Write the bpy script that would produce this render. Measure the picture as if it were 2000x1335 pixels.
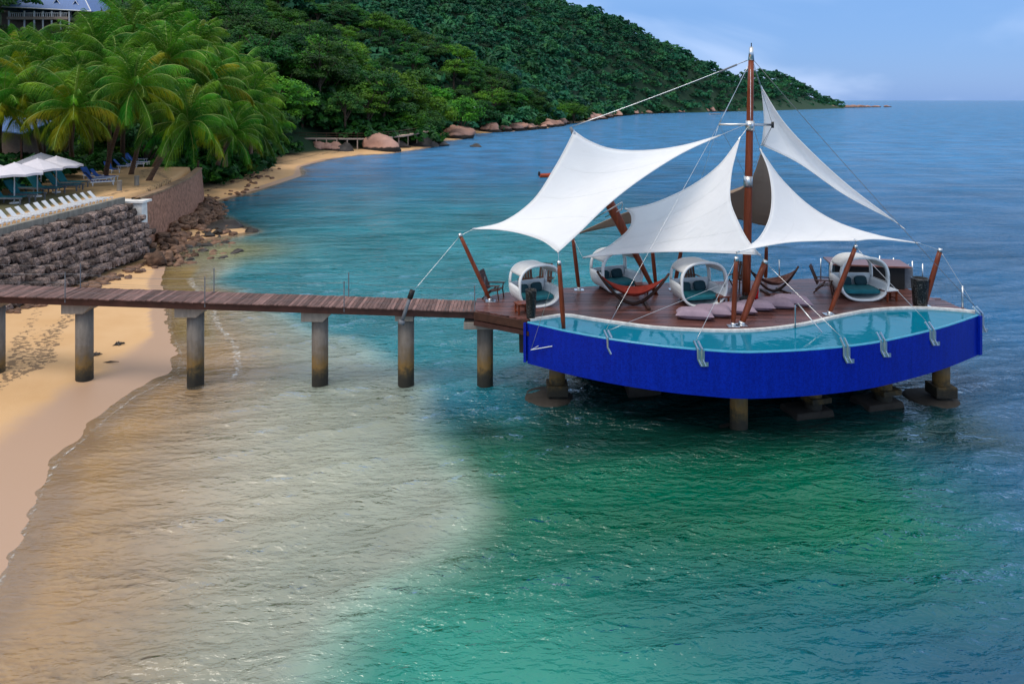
import bpy, bmesh, math, random
import numpy as np
from mathutils import Vector, Matrix, Euler
for o in list(bpy.data.objects): bpy.data.objects.remove(o)
SC = bpy.context.scene
COL = SC.collection
R = math.radians
# ------------------------------------------------------------------ camera
H = 11.6            # camera height above the sea
F = 1400.0          # focal length in photograph pixels (2000 wide)
cam = bpy.data.cameras.new('camera'); camo = bpy.data.objects.new('camera', cam); COL.objects.link(camo)
camo.location = (0, 0, H); camo.rotation_euler = (R(90), 0, 0)
cam.sensor_width = 36; cam.lens = 36*F/2000; cam.shift_y = -471.5/2000
cam.clip_start = .2; cam.clip_end = 90000
SC.camera = camo
SC.render.resolution_x = 1024; SC.render.resolution_y = 683
# ------------------------------------------------------------------ world, sun, exposure
SUN = Vector((-.50, -.42, 1.0)).normalized()
w = bpy.data.worlds.new('World'); SC.world = w; w.use_nodes = True
nt = w.node_tree; nt.nodes.clear()
def N(t, typ, **k):
    n = t.nodes.new(typ)
    for a, v in k.items():
        if a.startswith('i_'): n.inputs[a[2:].replace('_', ' ')].default_value = v
        else: setattr(n, a, v)
    return n
sky = N(nt, 'ShaderNodeTexSky', sky_type='NISHITA', sun_disc=False, sun_elevation=math.asin(SUN.z),
        sun_rotation=math.atan2(SUN.x, SUN.y), altitude=0, air_density=1.0, dust_density=.6, ozone_density=3.0)
# soft overcast: blue haze low down, paler cloud overhead, the same all round
tc = N(nt, 'ShaderNodeTexCoord'); sepz = N(nt, 'ShaderNodeSeparateXYZ')
mp = N(nt, 'ShaderNodeMapping'); mp.inputs['Scale'].default_value = (1.5, 1.5, 4.0); mp.inputs['Location'].default_value = (.35, .1, .2)
cl = N(nt, 'ShaderNodeTexNoise', i_Scale=1.7, i_Detail=5, i_Roughness=.5, i_Distortion=.4)
crs = N(nt, 'ShaderNodeValToRGB'); e = crs.color_ramp.elements
e[0].position = 0; e[0].color = (.115, .285, .68, 1); e[1].position = 1; e[1].color = (1.0, 1.0, 1.0, 1)
x = e.new(.12); x.color = (.145, .325, .71, 1); x = e.new(.32); x.color = (.44, .68, 1.0, 1); x = e.new(.6); x.color = (.98, 1.0, 1.0, 1)
ten = N(nt, 'ShaderNodeMix', data_type='RGBA', blend_type='MULTIPLY'); ten.inputs[0].default_value = 1; ten.inputs[7].default_value = (7.5, 7.5, 7.5, 1)
base = N(nt, 'ShaderNodeMix', data_type='RGBA'); base.inputs[0].default_value = .8
rmp = N(nt, 'ShaderNodeMapRange', interpolation_type='SMOOTHSTEP'); rmp.inputs[1].default_value = .45; rmp.inputs[2].default_value = .72; rmp.inputs[3].default_value = 0.0; rmp.inputs[4].default_value = .62
mixc = N(nt, 'ShaderNodeMix', data_type='RGBA'); mixc.inputs[7].default_value = (5.0, 6.0, 8.0, 1)
bg = N(nt, 'ShaderNodeBackground', i_Strength=.12)
wo = N(nt, 'ShaderNodeOutputWorld')
L = nt.links.new
L(tc.outputs['Generated'], mp.inputs[0]); L(mp.outputs[0], cl.inputs['Vector']); L(cl.outputs[0], rmp.inputs[0])
L(tc.outputs['Generated'], sepz.inputs[0]); L(sepz.outputs[2], crs.inputs[0]); L(crs.outputs[0], ten.inputs[6])
L(sky.outputs[0], base.inputs[6]); L(ten.outputs[2], base.inputs[7])
L(base.outputs[2], mixc.inputs[6]); L(rmp.outputs[0], mixc.inputs[0])
L(mixc.outputs[2], bg.inputs[0]); L(bg.outputs[0], wo.inputs[0])
sl = bpy.data.lights.new('sun', 'SUN'); sl.energy = 1.5; sl.angle = R(28); sl.color = (1, .92, .80)
so = bpy.data.objects.new('sun', sl); COL.objects.link(so); so.rotation_euler = SUN.to_track_quat('Z', 'Y').to_euler()
so.location = (-40, -30, 80)
vs = SC.view_settings
vs.view_transform = 'Standard'; vs.look = 'None'; vs.gamma = 1; vs.exposure = 0.40; vs.use_curve_mapping = False
SC.render.engine = 'CYCLES'
try:
    SC.cycles.max_bounces = 6; SC.cycles.transparent_max_bounces = 8; SC.cycles.sample_clamp_indirect = 4
except Exception: pass
# ------------------------------------------------------------------ survey helpers (photo pixel -> place)
def G(px, py, z=0.0):
    Y = F*(H-z)/(py-196.0); return Vector(((px-1000)*Y/F, Y, z))
def P(px, py, Y): return Vector(((px-1000)*Y/F, Y, H-(py-196.0)*Y/F))
DZ = 3.2            # deck level
def D(px, py): return G(px, py, DZ)
rng = np.random.default_rng(7); random.seed(7)
# ------------------------------------------------------------------ materials
def newmat(name):
    m = bpy.data.materials.new(name); m.use_nodes = True; t = m.node_tree; t.nodes.clear()
    out = N(t, 'ShaderNodeOutputMaterial'); return m, t, out
def mult(c, k): return (c[0]*k, c[1]*k, c[2]*k, 1)
def M(name, col, rough=.6, var=.2, scale=3, bump=0, bscale=20, metal=0, orand=0, stretch=(1, 1, 1), col2=None, spec=.25, coords='Object', detail=5, sharp=None, bdist=.02):
    m, t, out = newmat(name)
    b = N(t, 'ShaderNodeBsdfPrincipled'); b.inputs['Roughness'].default_value = rough; b.inputs['Metallic'].default_value = metal
    b.inputs['Specular IOR Level'].default_value = spec
    tc = N(t, 'ShaderNodeTexCoord'); mp = N(t, 'ShaderNodeMapping'); mp.inputs['Scale'].default_value = stretch
    l = t.links.new
    if coords == 'World':
        ge = N(t, 'ShaderNodeNewGeometry'); l(ge.outputs['Position'], mp.inputs[0])
    else: l(tc.outputs[coords], mp.inputs[0])
    no = N(t, 'ShaderNodeTexNoise', i_Scale=scale, i_Detail=detail, i_Roughness=.6); l(mp.outputs[0], no.inputs['Vector'])
    mx = N(t, 'ShaderNodeMix', data_type='RGBA')
    mx.inputs[6].default_value = mult(col, 1-var); mx.inputs[7].default_value = mult(col2 or col, 1+(var if not col2 else 0))
    mr = N(t, 'ShaderNodeMapRange'); a, bb = sharp or (.3, .7); mr.inputs[1].default_value = a; mr.inputs[2].default_value = bb
    l(no.outputs[0], mr.inputs[0]); l(mr.outputs[0], mx.inputs[0])
    src = mx.outputs[2]
    if orand:
        oi = N(t, 'ShaderNodeObjectInfo'); r2 = N(t, 'ShaderNodeMapRange'); r2.inputs[3].default_value = 1-orand; r2.inputs[4].default_value = 1+orand
        l(oi.outputs['Random'], r2.inputs[0])
        m2 = N(t, 'ShaderNodeMix', data_type='RGBA', blend_type='MULTIPLY'); m2.inputs[0].default_value = 1
        l(src, m2.inputs[6]); l(r2.outputs[0], m2.inputs[7]); src = m2.outputs[2]
    l(src, b.inputs['Base Color'])
    if bump:
        n2 = N(t, 'ShaderNodeTexNoise', i_Scale=bscale, i_Detail=6, i_Roughness=.65); l(mp.outputs[0], n2.inputs['Vector'])
        bp = N(t, 'ShaderNodeBump', i_Strength=bump, i_Distance=bdist); l(n2.outputs[0], bp.inputs['Height']); l(bp.outputs[0], b.inputs['Normal'])
    l(b.outputs[0], out.inputs[0]); return m
def leafmat(name, c1, c2, c3, trans=.25, orand=True, scale=.35, rough=.5):
    m, t, out = newmat(name); l = t.links.new
    ge = N(t, 'ShaderNodeNewGeometry'); no = N(t, 'ShaderNodeTexNoise', i_Scale=scale, i_Detail=3); l(ge.outputs['Position'], no.inputs['Vector'])
    cr = N(t, 'ShaderNodeValToRGB'); e = cr.color_ramp.elements; e[0].position = .3; e[0].color = (*c1, 1); e[1].position = .72; e[1].color = (*c3, 1)
    x = e.new(.5); x.color = (*c2, 1)
    l(no.outputs[0], cr.inputs[0]); src = cr.outputs[0]
    rn = N(t, 'ShaderNodeHueSaturation'); l(src, rn.inputs['Color'])
    oi = N(t, 'ShaderNodeObjectInfo')
    if orand:
        a = N(t, 'ShaderNodeMapRange'); a.inputs[3].default_value = .475; a.inputs[4].default_value = .525; l(oi.outputs['Random'], a.inputs[0]); l(a.outputs[0], rn.inputs['Hue'])
        f = N(t, 'ShaderNodeMath', operation='FRACT'); mm = N(t, 'ShaderNodeMath', operation='MULTIPLY'); mm.inputs[1].default_value = 17.3
        l(oi.outputs['Random'], mm.inputs[0]); l(mm.outputs[0], f.inputs[0])
        v = N(t, 'ShaderNodeMapRange'); v.inputs[3].default_value = .6; v.inputs[4].default_value = 1.35; l(f.outputs[0], v.inputs[0]); l(v.outputs[0], rn.inputs['Value'])
    else:
        ta = N(t, 'ShaderNodeAttribute', attribute_name='tone'); l(ta.outputs['Fac'], rn.inputs['Value'])
    b = N(t, 'ShaderNodeBsdfPrincipled', i_Roughness=rough); b.inputs['Specular IOR Level'].default_value = .12; l(rn.outputs[0], b.inputs['Base Color'])
    tr = N(t, 'ShaderNodeBsdfTranslucent'); l(rn.outputs[0], tr.inputs[0])
    mx = N(t, 'ShaderNodeMixShader'); mx.inputs[0].default_value = trans; l(b.outputs[0], mx.inputs[1]); l(tr.outputs[0], mx.inputs[2])
    l(mx.outputs[0], out.inputs[0]); return m
MAT = dict(
    concrete=M('concrete', (.22, .2, .17), .85, .3, 2.2, .4, 25, stretch=(1, 1, .35)),
    paleconcrete=M('pale_concrete', (.5, .47, .42), .8, .2, 2, .3, 18),
    wood_red=M('oiled_red_timber', (.165, .036, .014), .32, .35, 3, .15, 30, stretch=(3, 3, .4), orand=.15),
    wood_dark=M('dark_timber', (.055, .022, .014), .5, .35, 4, .2, 30, orand=.2),
    deckplank=M('wet_deck_board', (.12, .05, .042), .30, .5, 2.0, .45, 14, stretch=(.35, 5, 5), orand=.45, bdist=.01),
    pierplank=M('weathered_pier_board', (.15, .085, .075), .65, .45, 2.2, .5, 16, stretch=(6, .8, 6), orand=.5, bdist=.01),
    fascia=M('dark_red_beam', (.05, .02, .016), .5, .3, 2, .2, 12),
    steel=M('stainless_steel', (.62, .63, .64), .28, .1, 5, metal=1),
    steeldark=M('painted_grey_steel', (.14, .15, .17), .45, .25, 6),
    white=M('white_wicker', (.70, .71, .72), .6, .06, 4, .25, 60),
    wickergrey=M('pale_grey_weave', (.60, .60, .60), .7, .08, 4, .3, 60),
    teal=M('teal_cushion', (.012, .13, .16), .8, .2, 3, .2, 30),
    darkteal=M('dark_teal_pillow', (.012, .045, .06), .8, .2, 3, .2, 30),
    mauve=M('mauve_cushion_cloth', (.27, .20, .25), .85, .12, 3, .25, 25, orand=.12),
    red=M('red_cotton', (.26, .03, .018), .85, .3, 5, .3, 25, stretch=(1, 6, 1)),
    scarlet=M('scarlet_cloth', (.55, .01, .012), .8, .2, 6),
    coping=M('pale_coping_stone', (.55, .55, .54), .55, .25, 5, .2, 20),
    poolrim=M('wet_pale_blue_rim', (.06, .30, .46), .15, .15, 4),
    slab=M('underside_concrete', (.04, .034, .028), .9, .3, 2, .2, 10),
    brick=M('brown_rendered_stone', (.30, .155, .105), .9, .45, 3.2, .6, 9, bdist=.05),
    stone=M('rough_purple_grey_stone', (.165, .122, .108), .9, .75, 3.4, 1.0, 7, orand=.6, bdist=.06, sharp=(.35, .62)),
    rubble=M('brown_rubble', (.13, .075, .05), .85, .6, 1.8, .7, 6, orand=.55, bdist=.06),
    pinkrock=M('pink_granite', (.34, .19, .145), .75, .4, .6, .6, 3, orand=.28, bdist=.1),
    darkrock=M('dark_wet_rock', (.05, .042, .038), .5, .5, 1.2, .6, 4, orand=.3, bdist=.06),
    canvas=M('lilac_white_canvas', (.62, .58, .62), .8, .06, 3, .2, 14),
    whitepaint=M('white_paint', (.66, .67, .69), .5, .05, 4),
    pier_white=M('white_post', (.7, .68, .66), .6, .15, 4),
    roofblue=M('blue_roof_sheet', (.09, .17, .38), .5, .2, 2, .2, 10, stretch=(6, 1, 1)),
    wallcream=M('cream_wall', (.42, .32, .26), .8, .15, 2),
    wallshade=M('brown_boarded_wall', (.2, .14, .11), .8, .2, 2),
    glass=M('dark_window_glass', (.02, .03, .035), .1, .1, 2),
    blue=M('blue_lounger_fabric', (.025, .09, .33), .7, .15, 4),
    terrace=M('terrace_earth', (.27, .17, .105), .95, .3, .9, .4, 6, coords='World', col2=(.33, .22, .14)),
    trunk=M('palm_trunk_bark', (.13, .08, .055), .9, .35, 3, .6, 14, stretch=(1, 1, 3), orand=.25),
    bark=M('tree_bark', (.07, .05, .035), .9, .35, 2, .5, 8),
    orange=M('orange_boat_hull', (.5, .08, .03), .5, .2, 3),
    black=M('black_rubber', (.015, .015, .016), .5, .2, 4),
    planter=M('black_mosaic_planter', (.012, .012, .013), .3, .2, 22, 0, 20, col2=(.10, .10, .10), sharp=(.56, .6)),
    grass=M('rough_grass', (.05, .085, .02), .9, .4, .8, .5, 6, coords='World'),
    coconut=M('coconut_husk', (.25, .13, .02), .7, .3, 8),
    foam=M('surf_foam', (.75, .8, .82), .7, .1, 3),
)
# column concrete: stained ochre then black towards the waterline
def column_mat():
    m, t, out = newmat('tide_stained_concrete'); l = t.links.new
    ge = N(t, 'ShaderNodeNewGeometry'); sp = N(t, 'ShaderNodeSeparateXYZ'); l(ge.outputs['Position'], sp.inputs[0])
    no = N(t, 'ShaderNodeTexNoise', i_Scale=3.0, i_Detail=6, i_Roughness=.65); l(ge.outputs['Position'], no.inputs['Vector'])
    ad = N(t, 'ShaderNodeMath', operation='MULTIPLY_ADD'); ad.inputs[1].default_value = 1.3; l(no.outputs[0], ad.inputs[0]); l(sp.outputs[2], ad.inputs[2])
    mr = N(t, 'ShaderNodeMapRange'); mr.inputs[1].default_value = .65; mr.inputs[2].default_value = 3.6; l(ad.outputs[0], mr.inputs[0])
    cr = N(t, 'ShaderNodeValToRGB'); e = cr.color_ramp.elements
    e[0].position = .12; e[0].color = (.016, .014, .009, 1); e[1].position = .62; e[1].color = (.15, .125, .105, 1)
    x = e.new(.20); x.color = (.045, .032, .012, 1); x = e.new(.3); x.color = (.155, .085, .018, 1); x = e.new(.42); x.color = (.12, .085, .05, 1); x = e.new(.9); x.color = (.21, .185, .16, 1)
    l(mr.outputs[0], cr.inputs[0])
    n2 = N(t, 'ShaderNodeTexNoise', i_Scale=9.0, i_Detail=6); mp = N(t, 'ShaderNodeMapping'); mp.inputs['Scale'].default_value = (1, 1, .25); l(ge.outputs['Position'], mp.inputs[0]); l(mp.outputs[0], n2.inputs['Vector'])
    mm = N(t, 'ShaderNodeMix', data_type='RGBA', blend_type='MULTIPLY'); mm.inputs[0].default_value = .55
    l(cr.outputs[0], mm.inputs[6]); l(n2.outputs[0], mm.inputs[7])
    bp = N(t, 'ShaderNodeBump', i_Strength=.5, i_Distance=.02); l(n2.outputs[0], bp.inputs['Height'])
    sc = N(t, 'ShaderNodeMix', data_type='RGBA', blend_type='MULTIPLY'); sc.inputs[0].default_value = 1; sc.inputs[7].default_value = (1.45, 1.45, 1.45, 1); l(mm.outputs[2], sc.inputs[6])
    b = N(t, 'ShaderNodeBsdfPrincipled', i_Roughness=.8); l(sc.outputs[2], b.inputs['Base Color']); l(bp.outputs[0], b.inputs['Normal']); l(b.outputs[0], out.inputs[0]); return m
MAT['column'] = column_mat()
def tide_stain(m, z0, z1):   # dark algae band on boulders below the high tide mark
    t = m.node_tree; l = t.links.new; b = [n for n in t.nodes if n.type == 'BSDF_PRINCIPLED'][0]; src = b.inputs['Base Color'].links[0].from_socket
    ge = N(t, 'ShaderNodeNewGeometry'); sp = N(t, 'ShaderNodeSeparateXYZ'); l(ge.outputs['Position'], sp.inputs[0]); no = N(t, 'ShaderNodeTexNoise', i_Scale=.8, i_Detail=4); l(ge.outputs['Position'], no.inputs['Vector'])
    ad = N(t, 'ShaderNodeMath', operation='MULTIPLY_ADD'); ad.inputs[1].default_value = -.9; l(no.outputs[0], ad.inputs[0]); l(sp.outputs[2], ad.inputs[2])
    mr = N(t, 'ShaderNodeMapRange'); mr.inputs[1].default_value = z0; mr.inputs[2].default_value = z1; l(ad.outputs[0], mr.inputs[0])
    mx = N(t, 'ShaderNodeMix', data_type='RGBA'); mx.inputs[6].default_value = (.02, .016, .013, 1); l(src, mx.inputs[7]); l(mr.outputs[0], mx.inputs[0]); l(mx.outputs[2], b.inputs['Base Color'])
tide_stain(MAT['pinkrock'], .5, .8)
def hull_mat():
    m, t, out = newmat('cobalt_mosaic'); l = t.links.new
    tc = N(t, 'ShaderNodeTexCoord'); mp = N(t, 'ShaderNodeVectorMath', operation='SCALE'); mp.inputs['Scale'].default_value = 22
    fl = N(t, 'ShaderNodeVectorMath', operation='FLOOR'); wn = N(t, 'ShaderNodeTexWhiteNoise', noise_dimensions='3D')
    l(tc.outputs['Object'], mp.inputs[0]); l(mp.outputs[0], fl.inputs[0]); l(fl.outputs[0], wn.inputs['Vector'])
    sm = N(t, 'ShaderNodeMapping'); sm.inputs['Scale'].default_value = (4, 4, .35); l(tc.outputs['Object'], sm.inputs[0])
    no = N(t, 'ShaderNodeTexNoise', i_Scale=1.2, i_Detail=7, i_Roughness=.65); l(sm.outputs[0], no.inputs['Vector'])
    m1 = N(t, 'ShaderNodeMix', data_type='RGBA'); m1.inputs[6].default_value = (.0, .010, .25, 1); m1.inputs[7].default_value = (.0, .019, .35, 1); l(wn.outputs['Value'], m1.inputs[0])
    m2 = N(t, 'ShaderNodeMix', data_type='RGBA', blend_type='MULTIPLY'); m2.inputs[0].default_value = .5; l(m1.outputs[2], m2.inputs[6])
    mr = N(t, 'ShaderNodeMapRange'); mr.inputs[1].default_value = .3; mr.inputs[2].default_value = .7; mr.inputs[3].default_value = .5; mr.inputs[4].default_value = 1.15; l(no.outputs[0], mr.inputs[0]); l(mr.outputs[0], m2.inputs[7])
    b = N(t, 'ShaderNodeBsdfPrincipled', i_Roughness=.35); b.inputs['Specular IOR Level'].default_value = .15
    l(m2.outputs[2], b.inputs['Base Color'])
    l(b.outputs[0], out.inputs[0]); return m
MAT['hull'] = hull_mat()
def fabric(name, col, trans):
    m, t, out = newmat(name); l = t.links.new
    tc = N(t, 'ShaderNodeTexCoord'); no = N(t, 'ShaderNodeTexNoise', i_Scale=1.1, i_Detail=4); l(tc.outputs['Object'], no.inputs['Vector'])
    mp = N(t, 'ShaderNodeMapping'); mp.inputs['Rotation'].default_value = (.4, .3, .9); mp.inputs['Scale'].default_value = (.5, 3.0, 1.2); l(tc.outputs['Object'], mp.inputs[0])
    n2 = N(t, 'ShaderNodeTexNoise', i_Scale=1.4, i_Detail=3, i_Distortion=.6); l(mp.outputs[0], n2.inputs['Vector'])
    bp = N(t, 'ShaderNodeBump', i_Strength=.4, i_Distance=.10); l(n2.outputs[0], bp.inputs['Height'])
    mx = N(t, 'ShaderNodeMix', data_type='RGBA'); mx.inputs[6].default_value = mult(col, .93); mx.inputs[7].default_value = (*col, 1); l(no.outputs[0], mx.inputs[0])
    d = N(t, 'ShaderNodeBsdfDiffuse'); tr = N(t, 'ShaderNodeBsdfTranslucent'); l(mx.outputs[2], d.inputs[0]); l(mx.outputs[2], tr.inputs[0]); l(bp.outputs[0], d.inputs['Normal'])
    ms = N(t, 'ShaderNodeMixShader'); ms.inputs[0].default_value = trans; l(d.outputs[0], ms.inputs[1]); l(tr.outputs[0], ms.inputs[2]); l(ms.outputs[0], out.inputs[0]); return m
MAT['sail'] = fabric('white_sail_cloth', (.95, .95, .96), .42)
MAT['taupe'] = fabric('taupe_sail_cloth', (.36, .27, .21), .2)
MAT['leaf_dark'] = leafmat('dark_leaf', (.008, .05, .016), (.02, .095, .018), (.055, .17, .014))
MAT['leaf_mid'] = leafmat('mid_leaf', (.015, .08, .016), (.05, .175, .014), (.13, .31, .018))
MAT['leaf_lime'] = leafmat('lime_leaf', (.06, .16, .015), (.11, .24, .015), (.15, .28, .02))
MAT['leaf_far'] = leafmat('far_leaf', (.008, .065, .044), (.018, .115, .055), (.05, .18, .05), orand=False, scale=.06)  # haze blue mixed into the colours of the distant leaves
MAT['frond'] = leafmat('palm_frond', (.022, .11, .012), (.065, .205, .012), (.16, .31, .016), scale=.5)
MAT['rachis'] = M('pale_frond_rib', (.22, .30, .06), .4, .2, 2)
MAT['frond_yellow'] = leafmat('yellowing_frond', (.10, .17, .008), (.2, .25, .008), (.34, .29, .01), scale=.6)
# ------------------------------------------------------------------ mesh building
ORG = {}
def link(o, parent=None):
    COL.objects.link(o)
    if parent: o.parent = parent
    return o
def prop(o, label=None, cat=None, group=None, kind=None):
    if label: o['label'] = label
    if cat: o['category'] = cat
    if group: o['group'] = group
    if kind: o['kind'] = kind
    return o
def thing(name, loc, label, cat, group=None):
    o = bpy.data.objects.new(name, None); o.empty_display_size = .3; link(o); o.location = loc; ORG[o.name] = Vector(loc)
    return prop(o, label, cat, group)
class MB:
    def __init__(s): s.v = []; s.f = []
    def add(s, vs, fs):
        k = len(s.v); s.v += [tuple(v) for v in vs]; s.f += [tuple(i+k for i in f) for f in fs]; return s
    def box(s, c, d, rot=None, taper=1):
        c = Vector(c); x, y, z = d[0]/2, d[1]/2, d[2]/2
        vs = [Vector((a*x*(taper if e > 0 else 1), b*y*(taper if e > 0 else 1), e*z)) for e in (-1, 1) for a, b in ((-1, -1), (1, -1), (1, 1), (-1, 1))]
        if rot is not None:
            m = Euler(rot).to_matrix() if not isinstance(rot, Matrix) else rot
            vs = [m @ v for v in vs]
        return s.add([v+c for v in vs], [(3, 2, 1, 0), (4, 5, 6, 7), (0, 1, 5, 4), (1, 2, 6, 5), (2, 3, 7, 6), (3, 0, 4, 7)])
    def tube(s, pts, r, n=8, cap=True):
        pts = [Vector(p) for p in pts]; k = len(pts)
        rs = r if isinstance(r, (list, tuple)) else [r]*k
        vs = []; fs = []; up = None
        for i, p in enumerate(pts):
            t = (pts[min(i+1, k-1)]-pts[max(i-1, 0)]).normalized()
            if up is None:
                up = Vector((0, 0, 1)) if abs(t.z) < .9 else Vector((1, 0, 0))
            a = t.cross(up).normalized(); b = a.cross(t).normalized(); up = b
            for j in range(n):
                q = 2*math.pi*j/n; vs.append(p+(a*math.cos(q)+b*math.sin(q))*rs[i])
        for i in range(k-1):
            for j in range(n):
                fs.append((i*n+j, i*n+(j+1) % n, (i+1)*n+(j+1) % n, (i+1)*n+j))
        if cap: fs.append(tuple(range(n-1, -1, -1))); fs.append(tuple((k-1)*n+j for j in range(n)))
        return s.add(vs, fs)
    def lathe(s, c, prof, n=16, sq=False):
        c = Vector(c); vs = []; fs = []
        for r, z in prof:
            for j in range(n):
                q = 2*math.pi*(j+.5)/n; vs.append(c+Vector((r*math.cos(q), r*math.sin(q), z)))
        m = len(prof)
        for i in range(m-1):
            for j in range(n): fs.append((i*n+j, i*n+(j+1) % n, (i+1)*n+(j+1) % n, (i+1)*n+j))
        fs.append(tuple(range(n-1, -1, -1))); fs.append(tuple((m-1)*n+j for j in range(n)))
        return s.add(vs, fs)
    def prism(s, poly, z0, z1):
        n = len(poly); vs = [(p[0], p[1], z0) for p in poly]+[(p[0], p[1], z1) for p in poly]
        ar = sum(poly[i][0]*poly[(i+1) % n][1]-poly[(i+1) % n][0]*poly[i][1] for i in range(n))
        fs = [tuple(range(n-1, -1, -1)), tuple(range(n, 2*n))]+[(i, (i+1) % n, n+(i+1) % n, n+i) for i in range(n)]
        if ar < 0: fs = [f[::-1] for f in fs]
        return s.add(vs, fs)
    def grid(s, rows, closed=False):
        m = len(rows); n = len(rows[0]); vs = [p for r in rows for p in r]; fs = []
        for i in range(m-1):
            for j in range(n if closed else n-1): fs.append((i*n+j, i*n+(j+1) % n, (i+1)*n+(j+1) % n, (i+1)*n+j))
        return s.add(vs, fs)
    def build(s, name, mat, parent=None, smooth=False, solid=0, bevel=0, origin=None, noshift=False):
        me = bpy.data.meshes.new(name)
        org = Vector((0, 0, 0))
        if parent is not None: org = ORG.get(parent.name, org)
        elif origin is not None: org = Vector(origin)
        me.from_pydata([(v[0]-org.x, v[1]-org.y, v[2]-org.z) for v in s.v], [], s.f); me.update()
        me.materials.append(MAT[mat] if isinstance(mat, str) else mat)
        if smooth: me.polygons.foreach_set('use_smooth', [True]*len(me.polygons))
        o = bpy.data.objects.new(name, me); link(o, parent); ORG[o.name] = org
        if parent is None: o.location = org
        if solid:
            md = o.modifiers.new('thickness', 'SOLIDIFY'); md.thickness = solid; md.offset = 0
        if bevel:
            md = o.modifiers.new('edges', 'BEVEL'); md.width = bevel; md.segments = 2; md.limit_method = 'ANGLE'
        return o
def npmesh(name, V, Fq, mat, smooth=False):
    me = bpy.data.meshes.new(name); n = len(V); k = Fq.shape[1]; m = len(Fq)
    me.vertices.add(n); me.vertices.foreach_set('co', np.ascontiguousarray(V, dtype=np.float32).ravel())
    me.loops.add(m*k); me.loops.foreach_set('vertex_index', np.ascontiguousarray(Fq, dtype=np.int32).ravel())
    me.polygons.add(m); me.polygons.foreach_set('loop_start', np.arange(0, m*k, k, dtype=np.int32))
    if smooth: me.polygons.foreach_set('use_smooth', np.ones(m, dtype=bool))
    me.update(calc_edges=True); me.validate(); me.materials.append(MAT[mat] if isinstance(mat, str) else mat); return me
def copy_tree(o, parent=None):
    c = o.copy(); COL.objects.link(c); c.parent = parent
    for ch in list(o.children): copy_tree(ch, c)
    return c
def catmull(pts, n):
    p = np.array(pts, float); 
    d = np.r_[0, np.cumsum(np.linalg.norm(np.diff(p, axis=0), axis=1))]; d /= d[-1]
    ext = np.vstack([2*p[0]-p[1], p, 2*p[-1]-p[-2]]); out = []
    for t in np.linspace(0, 1, n):
        i = min(max(np.searchsorted(d, t, side='right')-1, 0), len(p)-2); u = (t-d[i])/(d[i+1]-d[i])
        a, b, c, e = ext[i], ext[i+1], ext[i+2], ext[i+3]
        out.append(.5*((2*b)+(-a+c)*u+(2*a-5*b+4*c-e)*u*u+(-a+3*b-3*c+e)*u**3))
    return np.array(out)
# ------------------------------------------------------------------ terrain: shoreline, hill, sea bed
shore_px = [(-140, 1335), (-30, 1180), (40, 1040), (95, 905), (150, 850), (235, 775), (325, 730), (342, 690), (325, 640), (320, 590), (313, 550), (322, 520), (288, 497), (330, 478), (420, 463),
            (490, 452), (440, 432), (400, 405), (425, 392), (520, 366), (590, 343), (585, 326), (640, 311), (700, 303), (760, 300), (830, 290), (868, 283), (850, 277), (905, 272), (890, 263),
            (1000, 257), (1065, 251), (1100, 243), (1135, 239), (1200, 228), (1245, 223), (1320, 220.5), (1420, 218), (1540, 214.5), (1625, 211.5), (1650, 210.5)]
SH = [np.array([-14., -30.]), np.array([-11., 5.])]+[np.array(G(a, b)[:2]) for a, b in shore_px]
SHP = np.array(SH+[np.array([560., 1180.]), np.array([300., 1600.]), np.array([-3000., 1700.]), np.array([-3000., -30.])])
def sdist(X, Y, poly, nline=None):
    """signed distance, positive inside the polygon"""
    d = np.full(X.shape, 1e9); ins = np.zeros(X.shape, bool); n = len(poly)
    for i in range(n):
        a = poly[i]; b = poly[(i+1) % n]; e = b-a
        t = np.clip(((X-a[0])*e[0]+(Y-a[1])*e[1])/(e@e), 0, 1)
        if nline is None or i < nline: d = np.minimum(d, np.hypot(X-a[0]-t*e[0], Y-a[1]-t*e[1]))
        with np.errstate(divide='ignore', invalid='ignore'):
            c = ((a[1] > Y) != (b[1] > Y)) & (X < (b[0]-a[0])*(Y-a[1])/(b[1]-a[1]+1e-12)+a[0])
        ins ^= c
    return np.where(ins, d, -d)
def sst(x, a, b): t = np.clip((x-a)/(b-a), 0, 1); return t*t*(3-2*t)
bank_px = [(340, 480), (470, 470), (450, 510), (440, 550), (520, 592), (640, 650), (780, 728), (870, 840), (925, 950), (935, 1000), (860, 1090), (720, 1200), (620, 1335)]
BANK = np.array([np.array(G(a, b)[:2]) for a, b in bank_px]+[np.array([-2.5, 9.]), np.array([-2., -30.]), np.array([-90., -30.]), np.array([-90., 52.])])
ridge = np.array([(38, 760, 121), (89, 780, 118), (120, 800, 103), (152, 820, 83), (178, 830, 71), (212, 850, 56), (240, 865, 38), (258, 880, 27), (280, 900, 27), (300, 925, 32), (329, 960, 47), (371, 1000, 52), (408, 1020, 44),
                  (450, 1050, 23), (494, 1075, 5), (-60, 720, 130), (-160, 500, 120), (-250, 300, 110), (-260, 150, 80), (-250, 60, 50), (150, 960, 40), (0, 1000, 70), (200, 980, 24), (250, 980, 14), (278, 940, 16), (290, 980, 14), (305, 1040, 10), (330, 1120, 4), (390, 1120, 14)], float)
def noise2(X, Y, s, seed=0):
    r = np.random.default_rng(seed); o = np.zeros(np.shape(X))
    for i in range(9):
        a = r.uniform(0, 6.28); k = r.uniform(.6, 1.7)/s; o = o+np.sin(X*k*math.cos(a)+Y*k*math.sin(a)+r.uniform(0, 6.28))
    return o/4.0
wallX = lambda Y: np.interp(Y, [10, 54, 60, 70, 80, 86], [-29.2, -29.2, -29.9, -32.1, -35.3, -40])
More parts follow.
